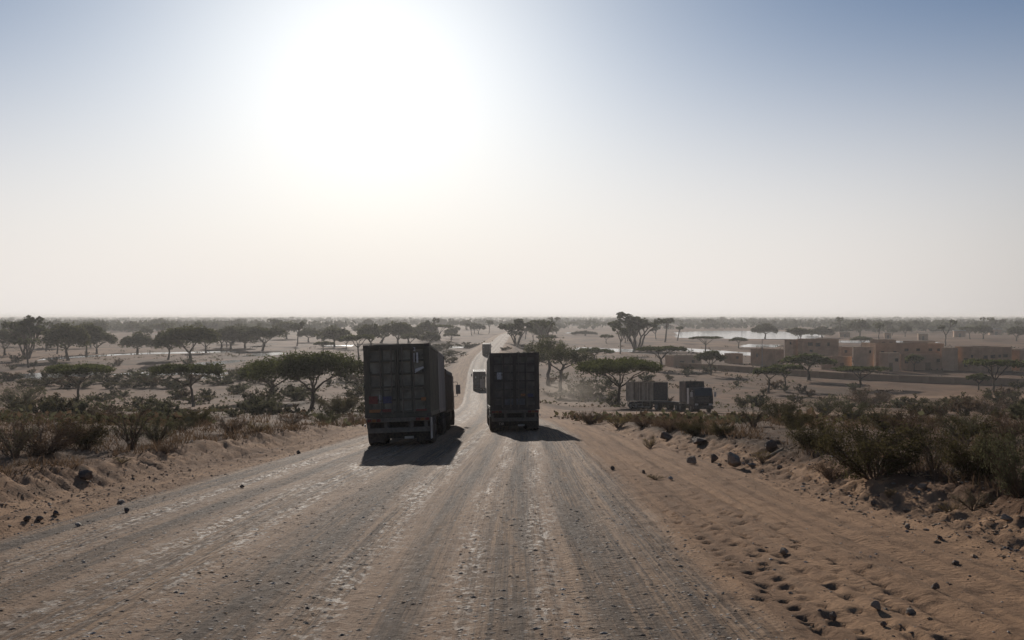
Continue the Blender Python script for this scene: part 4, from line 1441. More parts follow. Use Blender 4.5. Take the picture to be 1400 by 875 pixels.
def container(root, y0, Ln, z0, H, mat, W=2.44, doors=True, rows=5, stickers=(), panel='door_panel_olive'):
    c = Geo()
    x = W / 2
    for s in (-1, 1):
        sx = s * x
        for yy in (y0, y0 + Ln - .16):
            c.box(min(sx, sx - s * .16), max(sx, sx - s * .16), yy, yy + .16, z0, z0 + H)
        c.box(min(sx, sx - s * .12), max(sx, sx - s * .12), y0 + .16, y0 + Ln - .16, z0, z0 + .16)
        c.box(min(sx, sx - s * .10), max(sx, sx - s * .10), y0 + .16, y0 + Ln - .16, z0 + H - .10, z0 + H)
        corrugated(c, sx - s * .012, y0 + .16, y0 + Ln - .16, z0 + .16, z0 + H - .10)
    for yy in (y0, y0 + Ln - .12):
        c.box(-x + .16, x - .16, yy, yy + .12, z0, z0 + .16)
        c.box(-x + .16, x - .16, yy, yy + .12, z0 + H - .13, z0 + H)
    # roof with shallow cross ribs
    n = int(Ln / .5)
    for i in range(n):
        a = y0 + .12 + i * (Ln - .24) / n
        c.box(-x + .10, x - .10, a, a + (Ln - .24) / n * .5, z0 + H - .055, z0 + H - .03)
        c.box(-x + .10, x - .10, a + (Ln - .24) / n * .5, a + (Ln - .24) / n, z0 + H - .055, z0 + H - .012)
    c.box(-x + .1, x - .1, y0 + .12, y0 + Ln - .12, z0 + .02, z0 + .12)
    c.box(-x + .16, x - .16, y0 + Ln - .09, y0 + Ln - .03, z0 + .16, z0 + H - .13)
    o = c.obj("container", mat, root, bevel=.006)
    for sx in (-1, 1):
        for yy in (y0 - .006, y0 + Ln - .172):
            for zz in (z0 - .006, z0 + H - .114):
                q = link("corner_casting", CASTING, o, (sx * (x - .083), yy, zz))
    if doors:
        dw = (W - .32) / 2
        zb, zt = z0 + .165, z0 + H - .135
        for s in (-1, 1):
            d = Geo()
            a, b = (s * .006, s * dw)
            lo, hi = min(a, b), max(a, b)
            rr_ = np.random.default_rng(int(Ln * 10) + s)
            mid = (lo + hi) / 2
            hs = (zt - zb) / rows
            for k in range(rows):
                for (xa_, xb_) in ((lo, mid), (mid, hi)):
                    d.box(xa_, xb_, y0 + .075, y0 + .10, zb + k * hs, zb + (k + 1) * hs, int(rr_.choice([1, 1, 1, 1, 1, 2])))
            d.box(lo, lo + .07, y0 + .012, y0 + .074, zb, zt)
            d.box(hi - .07, hi, y0 + .012, y0 + .074, zb, zt)
            for k in range(rows + 1):
                zc = min(max(zb + k * hs, zb + .035), zt - .035)
                d.box(lo + .07, hi - .07, y0 + .020, y0 + .074, zc - .035, zc + .035)
            for k in range(rows):
                d.box(mid - .03, mid + .03, y0 + .024, y0 + .074, zb + k * hs + .036, zb + (k + 1) * hs - .036)
            for k in range(4):      # hinges on the outer edge
                zc = zb + (k + .5) * (zt - zb) / 4
                xh = s * (dw + .01)
                d.box(min(xh - s * .14, xh), max(xh - s * .14, xh), y0 - .012, y0 + .013, zc - .05, zc + .05)
            d.obj("door_leaf", [mat, panel, "door_panel_blue"], o, bevel=.004)
            for f in (.16, .55):
                bx = s * (dw * f + .03)
                q = Geo().tube([(bx, y0 - .02, zb - .06), (bx, y0 - .02, (zb + zt) / 2), (bx, y0 - .02, zt + .06)], .021, 8)
                for zc in (zb + .05, zb + .45, (zb + zt) / 2 + .3, zt - .06):
                    q.box(bx - .05, bx + .05, y0 - .03, y0 + .013, zc - .03, zc + .03)
                q.box(min(bx, bx + s * .32), max(bx, bx + s * .32), y0 - .05, y0 - .03, zb + .82, zb + .86)
                q.obj("locking_bar", "bumper_steel", o)
    for nm, mt, x0, x1, za, zb_ in stickers:
        Geo().box(x0, x1, y0 + .005, y0 + .019, za, zb_).obj(nm, mt, o)
    return o


def rear_end(root, zc, W=2.4, plate=True):
    """bumper grid, lamps and flaps below a container floor at height zc"""
    x = W / 2
    g = Geo()
    for xx in (-.42, .42):
        g.box(xx - .06, xx + .06, .12, 12, zc - .42, zc - .02)
    for k in range(9):
        yy = .3 + k * 1.4
        g.box(-x + .1, x - .1, yy, yy + .09, zc - .16, zc - .03)
    g.obj("chassis", "chassis_steel", root)
    g = Geo()
    g.box(-x + .02, x - .02, -.02, .10, zc - .17, zc - .015)
    g.box(-x + .06, x - .06, .02, .14, .50, .68)
    for xx in (-x + .08, -.48, .48, x - .20):
        g.box(xx - .05, xx + .07, .03, .13, .681, zc - .171)
    g.obj("bumper", "bumper_steel", root, bevel=.008)
    Geo().box(-x + .1, x - .1, .70, .73, .26, zc - .10).obj("shade_panel", "rubber", root)  # added dark sheet standing for the shade and axles under the floor
    for s in (-1, 1):
        for k, mt in ((0, "red_lens"), (1, "orange_lens"), (2, "red_lens")):
            xa = s * (x - .14 - k * .17)
            Geo().box(xa - .075, xa + .075, -.055, -.021, zc - .145, zc - .045).obj("tail_lamp", mt, root, bevel=.01)
        g = Geo()
        xa, xb = s * .62, s * 1.18
        g.box(min(xa, xb), max(xa, xb), .62, .635, .14, .66)
        g.obj("mud_flap", "rubber", root)
        # reflector on the outer corner
        Geo().box(min(s * (x + .01), s * (x + .05)), max(s * (x + .01), s * (x + .05)), -.03, .06, zc - .32, zc - .22).obj("marker_lamp", "white_paint", root)
    if plate:
        Geo().box(.16, .50, .60, .617, .24, .33).obj("number_plate", "white_paint", root)


def cab(root, y0, mat, W=2.45, H=3.0, Ln=2.1, z0=.95, name="cab"):
    """forward-control lorry cab whose front is at y0+Ln"""
    x = W / 2
    y1 = y0 + Ln
    prof = [(y0, z0), (y1 - .04, z0), (y1, z0 + .25), (y1 - .02, z0 + 1.0), (y1 - .30, H - .12), (y1 - .50, H), (y0, H)]
    o = Geo().prism(prof, 'x', -x, x).obj(name, mat, root, bevel=.05)
    # windscreen lies on the raked face
    ya, za, yb, zb = y1 - .028, z0 + 1.04, y1 - .285, H - .18
    nv = np.array((0, zb - za, -(yb - ya)))
    nv /= np.linalg.norm(nv)
    V = []
    for dd in (.004, .03):
        for (xx, yy, zz) in ((-x + .14, ya, za), (x - .14, ya, za), (x - .2, yb, zb), (-x + .2, yb, zb)):
            V.append(np.array((xx, yy, zz)) + nv * dd)
    Geo().add(V, [(0, 1, 2, 3), (7, 6, 5, 4), (0, 4, 5, 1), (1, 5, 6, 2), (2, 6, 7, 3), (3, 7, 4, 0)]).obj("windscreen", "glass_dark", o)
    for s in (-1, 1):
        Geo().prism([(y0 + .75, z0 + 1.08), (y1 - .18, z0 + 1.08), (y1 - .36, H - .3), (y0 + .75, H - .3)], 'x', s * (x + .003), s * (x + .02)).obj("side_window", "glass_dark", o)
        Geo().box(min(s * (x + .003), s * (x + .012)), max(s * (x + .003), s * (x + .012)), y0 + .62, y0 + .64, z0 + .1, H - .25).obj("door_seam", "chassis_steel", o)
        g = Geo()
        g.tube([(s * x, y1 - .25, H - .35), (s * (x + .22), y1 - .02, H - .35), (s * (x + .25), y1 + .02, H - .6)], .022, 6)
        g.tube([(s * x, y1 - .1, H - 1.25), (s * (x + .2), y1, H - 1.2), (s * (x + .25), y1 + .02, H - 1.0)], .018, 6)
        g.box(min(s * (x + .12), s * (x + .40)), max(s * (x + .12), s * (x + .40)), y1 - .04, y1 + .05, H - 1.08, H - .52)
        g.obj("mirror", "pale_steel", o)
        Geo().box(s * .86 - .2, s * .86 + .2, y1 + .002, y1 + .05, z0 - .08, z0 + .12).obj("headlight", "pale_steel", o, bevel=.02)
    g = Geo()
    for k in range(4):
        g.box(-.72, .72, y1 - .012, y1 + .025, z0 + .3 + k * .16, z0 + .40 + k * .16)
    g.obj("grille", "chassis_steel", o)
    Geo().box(-x, x, y1 - .25, y1 + .08, z0 - .52, z0 - .10).obj("front_bumper", mat, o, bevel=.04)
    g = Geo()
    for s in (-1, 1):
        an = np.linspace(0, math.pi, 9)
        outer = [(y1 - .95 + .68 * math.cos(a), .52 + .68 * math.sin(a)) for a in an]
        inner = [(y1 - .95 + .60 * math.cos(a), .52 + .60 * math.sin(a)) for a in an]
        for q in range(8):
            poly = [outer[q], outer[q + 1], inner[q + 1], inner[q]]
            g.prism(poly, 'x', s * (x - .42), s * (x - .02))
    g.obj("wheel_arch", "chassis_steel", o)
    return o


def ground_tilt(o, x, y, heading, Ln):
    """sit a vehicle on the ground: pitch along its heading and roll across it"""
    f = np.array((-math.sin(heading), math.cos(heading)))
    rr = np.array((math.cos(heading), math.sin(heading)))
    c0 = np.array((x, y)) + f * 1.5
    c1 = np.array((x, y)) + f * (Ln - 2)
    avg = lambda p: float(np.mean(height(np.array([p[0] + a for a in (-.3, 0, .3)]), np.array([p[1] + a for a in (-.3, 0, .3)]), False)))
    z0, z1 = avg(c0), avg(c1)
    pitch = math.atan2(z1 - z0, Ln - 3.5)
    roll = math.atan2(avg(c0 - rr * 1.1) - avg(c0 + rr * 1.1), 2.2)
    o.location = (x, y, z0 - math.tan(pitch) * 1.5 + .01)
    from mathutils import Matrix
    o.rotation_mode = 'XYZ'
    m = Matrix.Rotation(heading, 3, 'Z') @ Matrix.Rotation(pitch, 3, 'X') @ Matrix.Rotation(roll, 3, 'Y')
    o.rotation_euler = m.to_euler('XYZ')


# left lorry: two short containers on a drawbar trailer, a lower sheeted body on the lorry in front
lo = thing("container_lorry", "grey double-container lorry with drawbar trailer driving on the left half of the road", "lorry", (0, 0, 0), group="lorries driving down the road")
zc = 1.06
container(lo, 0, 6.06, zc, 2.69, "olive_steel", stickers=(
    ("warning_sticker", "sticker_red", -1.08, -.74, zc + .52, zc + .80),
    ("warning_sticker", "sticker_white", -.68, -.58, zc + .54, zc + .84),
    ("warning_sticker", "sticker_blue", -.54, -.22, zc + .52, zc + .78),
    ("reflective_strip", "sticker_orange", -1.10, -.62, zc + .20, zc + .31),
    ("reflective_strip", "sticker_red", -.60, -.25, zc + .20, zc + .31),
    ("reflective_strip", "sticker_orange", .86, 1.04, zc + .58, zc + .70),
    ("reflective_strip", "sticker_red", .66, 1.06, zc + .20, zc + .27),
    ("marking_label", "sticker_white", .73, .80, zc + 1.98, zc + 2.36),
    ("marking_label", "sticker_white", .62, .67, zc + 2.0, zc + 2.34),
    ("marking_label", "sticker_white", .62, .70, zc + 2.42, zc + 2.58)))
s_ = Geo()
s_.add([(.66, .002, zc + 1.60), (1.0, .002, zc + 1.78), (.98, .002, zc + 1.84), (.68, .002, zc + 1.76), (.66, .019, zc + 1.60), (1.0, .019, zc + 1.78), (.98, .019, zc + 1.84), (.68, .019, zc + 1.76)],
       [(0, 1, 2, 3), (7, 6, 5, 4), (0, 4, 5, 1), (1, 5, 6, 2), (2, 6, 7, 3), (3, 7, 4, 0)])
s_.obj("torn_sticker", "sticker_white", lo)
container(lo, 6.16, 6.06, zc, 2.69, "grey_steel", doors=False)
rear_end(lo, zc)
for yy in (1.25, 2.55, 9.6, 10.9):
    axle(lo, yy)
g = Geo()
g.box(1.16, 1.20, .25, .85, .22, zc - .05)
g.obj("side_flap", "pale_steel", lo)
Geo().tube([(0, 12.0, .8), (0, 13.0, .75), (0, 14.2, .75)], .09, 8).obj("drawbar", "chassis_steel", lo)
g = Geo()
g.box(-.48, -.36, 13.4, 24.0, .62, .92)
g.box(.36, .48, 13.4, 24.0, .62, .92)
g.obj("chassis", "chassis_steel", lo)
# sheeted cargo body with a sagging cover and posts
g = Geo()
y0, y1 = 13.6, 21.6
corrugated(g, 1.21, y0, y1, 1.0, 3.05, .42, .05)
corrugated(g, -1.21, y0, y1, 1.0, 3.05, .42, .05)
g.box(-1.2, 1.2, y0, y0 + .08, 1.0, 3.05)
g.box(-1.2, 1.2, y1 - .08, y1, 1.0, 3.05)
g.box(-1.23, 1.23, y0, y1, .93, 1.06)
nr = 17
yy = np.linspace(y0 - .05, y1 + .05, nr)
prof = [(-1.25, 2.9), (-1.24, 3.12), (-.9, 3.3), (0, 3.42), (.9, 3.3), (1.24, 3.12), (1.25, 2.9)]
V = np.array([(px_, y_, pz_ - (.07 * abs(math.sin(k * 1.57)) if abs(px_) < 1.2 else .05 * (k % 2))) for k, y_ in enumerate(yy) for px_, pz_ in prof])
F = [(k * 7 + j, k * 7 + j + 1, (k + 1) * 7 + j + 1, (k + 1) * 7 + j) for k in range(nr - 1) for j in range(6)]
g.add(V, F)
g.obj("cargo_body", "tarp_cloth", lo)
cab(lo, 22.0, "grey_steel", H=2.95)
for yy in (15.4, 16.75):
    axle(lo, yy)
axle(lo, 23.1, False)
for s in (-1, 1):
    Geo().box(min(s * .75, s * 1.2), max(s * .75, s * 1.2), 18.2, 19.6, .45, .95).obj("fuel_tank", "chassis_steel", lo, bevel=.06)
ground_tilt(lo, -4.15, 36.6, R(1.3), 24)

# right lorry: one long container on a semi-trailer
ro = thing("container_lorry", "dark long-container lorry on the right half of the road, white label on left door", "lorry", (0, 0, 0), group="lorries driving down the road")
container(ro, 0, 12.19, 1.07, 2.80, "maroon_steel", rows=6, panel="door_panel_dark", stickers=(
    ("marking_label", "sticker_white", -.86, -.58, 1.07 + 1.50, 1.07 + 1.84),
    ("marking_label", "sticker_blue", .62, .92, 1.07 + .62, 1.07 + .78),
    ("marking_label", "sticker_orange", .30, .52, 1.07 + .66, 1.07 + .78),
    ("marking_label", "olive_steel", .34, .60, 1.07 + 2.36, 1.07 + 2.60)))
rear_end(ro, 1.07)
for yy in (1.3, 2.6, 3.9):
    axle(ro, yy)
g = Geo()
g.box(-.46, -.36, 8.6, 15.2, .60, .92)
g.box(.36, .46, 8.6, 15.2, .60, .92)
g.obj("tractor_chassis", "chassis_steel", ro)
for yy in (9.6, 10.95):
    axle(ro, yy)
cab(ro, 12.75, "white_paint", H=3.35)
axle(ro, 13.95, False)
for s in (-1, 1):
    Geo().box(min(s * .75, s * 1.2), max(s * .75, s * 1.2), 11.6, 12.7, .42, .9).obj("fuel_tank", "pale_steel", ro, bevel=.06)
    Geo().box(min(s * 1.14, s * 1.19), max(s * 1.14, s * 1.19), 5.0, 8.4, .5, .6).obj("side_guard", "pale_steel", ro)
ground_tilt(ro, .16, 48.9, R(2.1), 15)
far1, far2 = copy_tree(ro), copy_tree(ro)
# lettering on the mud flap
tx = bpy.data.curves.new("flap_lettering", 'FONT')
tx.body = "TIR"
tx.size = .19
tx.extrude = .003
tx.align_x = 'CENTER'
tx.materials.append(M["white_paint"])
_t = bpy.data.objects.new("text_source", tx)
COL.objects.link(_t)
bpy.context.view_layer.update()
tm = bpy.data.meshes.new_from_object(_t.evaluated_get(bpy.context.evaluated_depsgraph_get()))
bpy.data.objects.remove(_t)
to = link("flap_lettering", tm, ro, (-.66, .612, .30))
to.rotation_euler = (R(90), 0, 0)

far1["label"] = "grey lorry further down the dip, seen just left of the right container lorry"
ground_tilt(far1, -6.45, 197, R(2.5), 15)
far2["label"] = "farthest lorry, small and pale in the haze climbing the far stretch of road"
ground_tilt(far2, -8.9, 338, R(-1), 15)

# parked lorry and trailer on the sandy flat
def bend(root, names_before, piv, ang):
    ca, sa = math.cos(ang), math.sin(ang)
    for ch in root.children:
        if ch.name in names_before:
            continue
        lx, ly = ch.location.x - piv[0], ch.location.y - piv[1]
        ch.location.x, ch.location.y = piv[0] + lx * ca - ly * sa, piv[1] + lx * sa + ly * ca
        ch.rotation_euler.z += ang


pk = thing("parked_lorry", "dark lorry with pale curtain trailer parked on the sand beside the umbrella acacia", "lorry", (0, 0, 0))
g = Geo()
y0, y1 = .2, 6.5
n = 34
r = np.random.default_rng(5)
for sx in (-1, 1):
    g = Geo()
    yb = y0
    while yb < y1 - .02:
        w_ = min(r.uniform(.12, .26), y1 - yb)
        ctr, dp = r.uniform(.35, .65), r.uniform(.03, .09)
        z_t, z_b = 3.555, 1.25 - r.uniform(0, .06)
        sk = r.normal() * .03
        xa = sx * 1.20
        V = [(xa, yb, z_b), (xa - sx * dp, yb + w_ * ctr + sk, z_b), (xa, yb + w_, z_b), (xa, yb, z_t), (xa - sx * dp * .5, yb + w_ * ctr, z_t), (xa, yb + w_, z_t)]
        g.add(V, [(0, 1, 4, 3)], int(r.random() < .28))
        g.add(V, [(1, 2, 5, 4)], int(r.random() < .38))
        yb += w_
    g.obj("curtain", ["curtain_cloth", "curtain_dark"], pk)
g = Geo()
g.box(-1.22, 1.22, y0 - .06, y1 + .06, 3.56, 3.68)
g.box(-1.22, 1.22, y0 - .06, y1 + .06, 1.10, 1.24)
for yy in (y0 - .06, y1 - .02):
    for sx in (-1, 1):
        g.box(sx * 1.16 - .05, sx * 1.16 + .05, yy, yy + .08, 1.241, 3.559)
g.obj("trailer_frame", "curtain_cloth", pk)
g = Geo()
for k in range(10):
    a = -1.1 + k * .22
    g.box(a, a + .13, y1 - .03, y1 + .055, 1.25, 3.55)
    g.box(a + .13, a + .22, y1 - .03, y1 + .02, 1.25, 3.55)
g.obj("headboard", "chassis_steel", pk)
g = Geo()
for xx in (-.45, .45):
    g.box(xx - .06, xx + .06, .3, 11.6, .68, 1.0)
g.box(-1.2, 1.2, 6.62, 10.6, 1.02, 1.14)
for k in range(6):
    g.box(-1.1, 1.1, .6 + k * 1.4, .7 + k * 1.4, .9, 1.015)
g.obj("trailer_chassis", "chassis_steel", pk)
g = Geo()
for sx in (-1, 1):
    for yy in (.5, 2.2, 4.0, 5.8):
        g.box(sx * 1.15 - .04, sx * 1.15 + .04, yy, yy + .09, .44, 1.09)
    g.box(sx * 1.15 - .035, sx * 1.15 + .035, .5, 5.89, .32, .439)
    g.box(sx * 1.15 - .035, sx * 1.15 + .035, 2.295, 3.998, .74, .84)
g.obj("side_guard", "rim_steel", pk)
for yy in (1.3, 2.6, 7.4):
    axle(pk, yy)
before = {c.name for c in pk.children}
g = Geo()
for xx in (-.45, .45):
    g.box(xx - .06, xx + .06, 9.7, 16.2, .68, 1.0)
g.box(-1.15, 1.15, 9.9, 11.4, 1.02, 1.12)
g.obj("chassis", "chassis_steel", pk)
for yy in (10.8, 12.1):
    axle(pk, yy)
Geo().box(-1.2, 1.2, 11.9, 13.9, 1.15, 3.72).obj("box_body", "tarp_cloth", pk, bevel=.02)
Geo().box(-1.16, 1.16, 13.902, 13.98, 1.2, 3.70).obj("front_panel", "dark_blue_paint", pk)
cab(pk, 14.4, "dark_blue_paint", H=2.95)
axle(pk, 15.55, False)
for sx in (-1, 1):
    Geo().box(min(sx * 1.236, sx * 1.25), max(sx * 1.236, sx * 1.25), 14.45, 15.1, 1.0, 2.9).obj("cab_side_panel", "white_paint", pk)
bend(pk, before, (0, 9.6), R(-14))
for c in pk.children:
    if c.name not in before:
        c.location.x += .5
        c.location.y += 2.3
ground_tilt(pk, 16.4, 135.0, R(-154), 18)


# ------------------------------------------------------------------ rocks, branch, loose stones
def rock_mesh(seed, mat, sx=1., sy=.8, sz=.7, name="rock", cut=.52):
    r = np.random.default_rng(seed)
    bpy_me = None
    # icosahedron subdivided once by hand, then faceted by random planes
    t = (1 + 5 ** .5) / 2
    V = np.array([(-1, t, 0), (1, t, 0), (-1, -t, 0), (1, -t, 0), (0, -1, t), (0, 1, t), (0, -1, -t), (0, 1, -t), (t, 0, -1), (t, 0, 1), (-t, 0, -1), (-t, 0, 1)], float)
    V /= np.linalg.norm(V[0])
    F = [(0, 11, 5), (0, 5, 1), (0, 1, 7), (0, 7, 10), (0, 10, 11), (1, 5, 9), (5, 11, 4), (11, 10, 2), (10, 7, 6), (7, 1, 8), (3, 9, 4), (3, 4, 2), (3, 2, 6), (3, 6, 8), (3, 8, 9), (4, 9, 5), (2, 4, 11), (6, 2, 10), (8, 6, 7), (9, 8, 1)]
    V = list(map(tuple, V))
    for _ in range(2):
        cache, NF = {}, []

        def midp(a, b):
            k = (min(a, b), max(a, b))
            if k not in cache:
                q = (np.array(V[a]) + np.array(V[b])) / 2
                V.append(tuple(q / np.linalg.norm(q)))
                cache[k] = len(V) - 1
            return cache[k]
        for a, b, c in F:
            ab, bc, ca = midp(a, b), midp(b, c), midp(c, a)
            NF += [(a, ab, ca), (b, bc, ab), (c, ca, bc), (ab, bc, ca)]
        F = NF
    A = np.array(V)
    for k in range(13):
        nrm = r.normal(size=3)
        nrm /= np.linalg.norm(nrm)
        dlim = 1 - cut * (.5 + .5 * r.random())
        dd = A @ nrm - dlim
        A = A - np.maximum(dd, 0)[:, None] * nrm
    A += r.normal(size=A.shape) * .018
    A *= np.array((sx, sy, sz)) / 2
    A[:, 2] += sz * .36
    g = Geo()
    g.add(A, F)
    return g.mesh(name, mat)


for i, (px, py, w, h, mt, lab) in enumerate((
    (1005, 640, 29, 26, "stone_grey", "big grey boulder with rounded top on the right bank beside the yellow tuft"),
    (976, 634, 14, 12, "stone_dark", "dark wedge-shaped rock left of the big grey boulder"),
    (946, 635, 17, 13, "stone_grey", "pointed two-toned rock at the foot of the right bank"),
    (955, 610, 32, 11, "stone_dark", "dark flat slab lying on the right bank below the parked cab"),
    (911, 601, 20, 13, "stone_dark", "dark block at the left end of the rocks on the right bank"),
    (1053, 614, 22, 17, "stone_dark", "dark upright rock behind the pale broken branch"),
    (984, 640, 9, 7, "stone_dark", "little dark rock just below the dark wedge-shaped one"),
    (1027, 640, 14, 7, "stone_grey", "low grey rock touching the big boulder's right side"),
    (1066, 640, 10, 6, "stone_dark", "small dark rock on the bank right of the big boulder"),
    (118, 657, 23, 17, "stone_dark", "dark square block at the foot of the left bank"),
    (165, 687, 15, 7, "stone_pale", "pale-topped flat stone on the gravel's left edge"),
    (173, 702, 12, 8, "stone_dark", "dark stone below the pale-topped flat stone"),
    (36, 716, 14, 8, "stone_dark", "dark clod, leftmost of three on the sand strip under the left bank"),
    (53, 713, 12, 7, "stone_dark", "dark clod, middle of three on the sand strip under the left bank"),
    (76, 706, 12, 8, "stone_dark", "dark clod, rightmost of three on the sand strip under the left bank"),
    (107, 720, 13, 5, "stone_pale", "thin pale stone on the sandy ridge at left"),
    (1072, 759, 17, 10, "stone_grey", "grey stone on the trampled sand, farthest of the right verge stones"),
    (1280, 808, 16, 13, "stone_dark", "pointed dark stone in the wheel track on the right verge"),
    (1199, 839, 16, 13, "stone_grey", "upright grey stone on the trampled sand near the bottom"),
    (1244, 840, 21, 11, "stone_grey", "wide grey stone right of the upright one near the bottom"),
    (1140, 848, 14, 13, "stone_dark", "triangular dark stone on the trampled sand near the bottom"),
    (1208, 862, 12, 7, "stone_dark", "small dark stone below the upright grey stone"),
    (1306, 771, 13, 8, "stone_dark", "dark stone on the outer wheel track at right"),
    (1285, 737, 10, 7, "stone_dark", "dark stone at the foot of the right bank"),
    (1241, 722, 11, 8, "stone_grey", "grey stone lodged in the lower right bank"),
    (1194, 694, 10, 7, "stone_dark", "dark stone at the lip of the right bank below the big spreading shrub"),
    (1376, 716, 20, 12, "stone_grey", "grey rock under the dark leafy shrub at the right edge"),
    (1262, 672, 14, 10, "stone_grey", "grey rock under the big spreading shrub's right side"),
    (1247, 674, 12, 8, "stone_dark", "dark rock left of the grey one under the big spreading shrub"),
    (917, 658, 9, 6, "stone_pale", "white stone lying alone beside the small weed on the sand verge"),
    (838, 643, 8, 6, "stone_dark", "dark stone beyond the weed on the sand verge"),
    (880, 646, 9, 5, "stone_dark", "dark stone just left of the small weed on the sand verge"),
    (330, 668, 8, 5, "stone_dark", "dark clod on the edge of the sand strip, mid left"),
    (408, 620, 9, 6, "stone_dark", "dark clod on the sand strip left of the left lorry"),
)):
    x, y = hit(px, py)
    sx = w / F_PX * y
    sz = h / F_PX * y * 1.15
    me = rock_mesh(300 + i, mt, sx, sx * .85, sz)
    o = link("rock", me, None, (x, y, hz1(x, y)))
    o.rotation_euler = (0, 0, rng.random() * 6.28)
    tag(o, lab, "rock")

x0, y0 = hit(1046, 626)
bo = thing("broken_branch", "pale broken branch leaning out of the shrub beside the big grey boulder", "branch", (x0, y0, hz1(x0, y0)))
k_ = y0 / F_PX
r = np.random.default_rng(12)
Geo().tube(np.array([(0, 0, .1), (9, 3, 3.5), (20, 7, 8.5), (28, 10, 12)]) * k_, np.array([2.4, 2.2, 2.0, 1.5]) * k_, 7).obj("limb", "dead_wood", bo, True)
Geo().tube(np.array([(22, 8, 8), (36, 11, 10.5), (44, 13, 15), (52, 14, 20)]) * k_, np.array([1.2, .9, .7, .3]) * k_, 6).obj("twig", "dead_wood", bo, True)

# a couple of shapes of small gravel strewn over road and verges
g = Geo()
r = np.random.default_rng(21)
base = [rock_mesh(400 + i, "stone_grey") for i in range(1)]
bpy.data.meshes.remove(base[0])
OV = np.array([(1, 0, 0), (-1, 0, 0), (0, 1, 0), (0, -1, 0), (0, 0, 1), (0, 0, -1), (.7, .7, .35), (-.7, .7, .3), (-.7, -.7, .35), (.7, -.7, .3)])
OF = np.array([(4, 0, 6), (4, 6, 2), (4, 2, 7), (4, 7, 1), (4, 1, 8), (4, 8, 3), (4, 3, 9), (4, 9, 0), (5, 6, 0), (5, 2, 6), (5, 7, 2), (5, 1, 7), (5, 8, 1), (5, 3, 8), (5, 9, 3), (5, 0, 9)])


def strew(n, ylo, yhi, umin, umax, smin, smax, streak=True, pw=1.0, mats=(0, 1, 1, 3, 2), flat=1.0, bank=0):
    y = ylo * (yhi / ylo) ** (r.random(n) ** pw)
    u = r.uniform(umin, umax, n)
    if streak:
        keep = (fbm(u * 1.15 + 3, y * .03, 61, 3) > -.12) | (r.random(n) < .25)
        y, u = y[keep], u[keep]
    if bank:
        u = bank * (u + tl(T_HW, y) + (tl(T_RB, y) if bank > 0 else 0))
    x = u + tl(T_XC, y)
    z = height(x, y)
    n = len(y)
    s = smin * (smax / smin) ** (r.random(n) ** 2.2)
    a = r.random(n) * 6.283
    ca, sa = np.cos(a), np.sin(a)
    jit = .75 + .5 * r.random((n, len(OV), 1))
    P = OV[None] * jit * s[:, None, None] * np.stack([1.0 + r.random(n) * .5, .7 + .4 * r.random(n), (.35 + .35 * r.random(n)) * flat], 1)[:, None, :]
    PX = P[:, :, 0] * ca[:, None] - P[:, :, 1] * sa[:, None] + x[:, None]
    PY = P[:, :, 0] * sa[:, None] + P[:, :, 1] * ca[:, None] + y[:, None]
    PZ = P[:, :, 2] + z[:, None] + s[:, None] * .12
    V = np.stack([PX, PY, PZ], 2)
    mi = r.choice(mats, n)
    for m in range(4):
        sel = mi == m
        k = int(sel.sum())
        if k:
            g.add(V[sel].reshape(-1, 3), (np.arange(k)[:, None, None] * len(OV) + OF[None]).reshape(-1, 3), m)


strew(13000, 6.2, 45, -4.9, 5.3, .005, .030, True, 1.0, (0, 0, 1, 1, 3, 2), .55)
strew(3600, 6.2, 60, -4.9, 4.9, .006, .032, True, 1.0, (2, 1, 1, 3), .6)
strew(6500, 13, 60, 1.1, 4.2, .008, .045, False, 1.0, (3, 3, 3, 3, 0), .8, -1)
strew(4500, 9, 60, -.3, 3.2, .008, .05, False, 1.0, (3, 3, 3, 3, 0), .8, 1)
strew(2500, 13, 60, .0, 1.2, .006, .03, False, 1.0, (3, 3, 0), .8, -1)
strew(1500, 6.2, 45, 4.5, 9.5, .007, .022, False)
strew(2000, 10, 50, -8.5, -4.6, .010, .04, False)
strew(2200, 8, 45, 8.6, 12.5, .010, .05, False)
tag(g.obj("gravel", ["stone_dark", "stone_grey", "stone_pale", "sand_clod"]), "loose gravel strewn over the road and its verges", "gravel", kind='stuff')

# dry litter and low dead grass under the scrub
g = Geo()
r = np.random.default_rng(31)


def straw(n, ylo, yhi, side):
    y = ylo * (yhi / ylo) ** r.random(n)
    if side < 0:
        u = -tl(T_HW, y) - 2.4 - r.random(n) ** 1.5 * y * .45
    else:
        u = tl(T_HW, y) + tl(T_RB, y) + 1.4 + r.random(n) ** 1.5 * y * .5
    keep = fbm(u * .5, y * .35, 91, 3) > -.05
    y, u = y[keep], u[keep]
    x = u + tl(T_XC, y)
    z = height(x, y)
    n = len(y)
    k = 5
    C = np.repeat(np.column_stack([x, y, z]), k, 0)
    h = (.08 + .16 * r.random(n * k)) * (1 + np.repeat(y, k) / 60)
    d = r.normal(size=(n * k, 3)) * .55
    d[:, 2] = 1
    C[:, :2] += r.normal(size=(n * k, 2)) * .06 * (1 + np.repeat(y, k)[:, None] / 40)
    w = (.004 + .0004 * np.repeat(y, k))[:, None]
    a = r.random(n * k) * 6.283
    sd_ = np.column_stack([np.cos(a), np.sin(a), np.zeros(n * k)]) * w
    V = np.stack([C - sd_, C + sd_, C + d * h[:, None]], 1).reshape(-1, 3)
    g.add(V, np.arange(n * k * 3).reshape(-1, 3), 0 if side < 0 else 1)


straw(3200, 14, 95, -1)
straw(4200, 12, 95, 1)
tag(g.obj("dry_ground_cover", ["leaf_brown", "leaf_brown"]), "dry stalks and litter between the shrubs", "ground cover", kind='stuff')

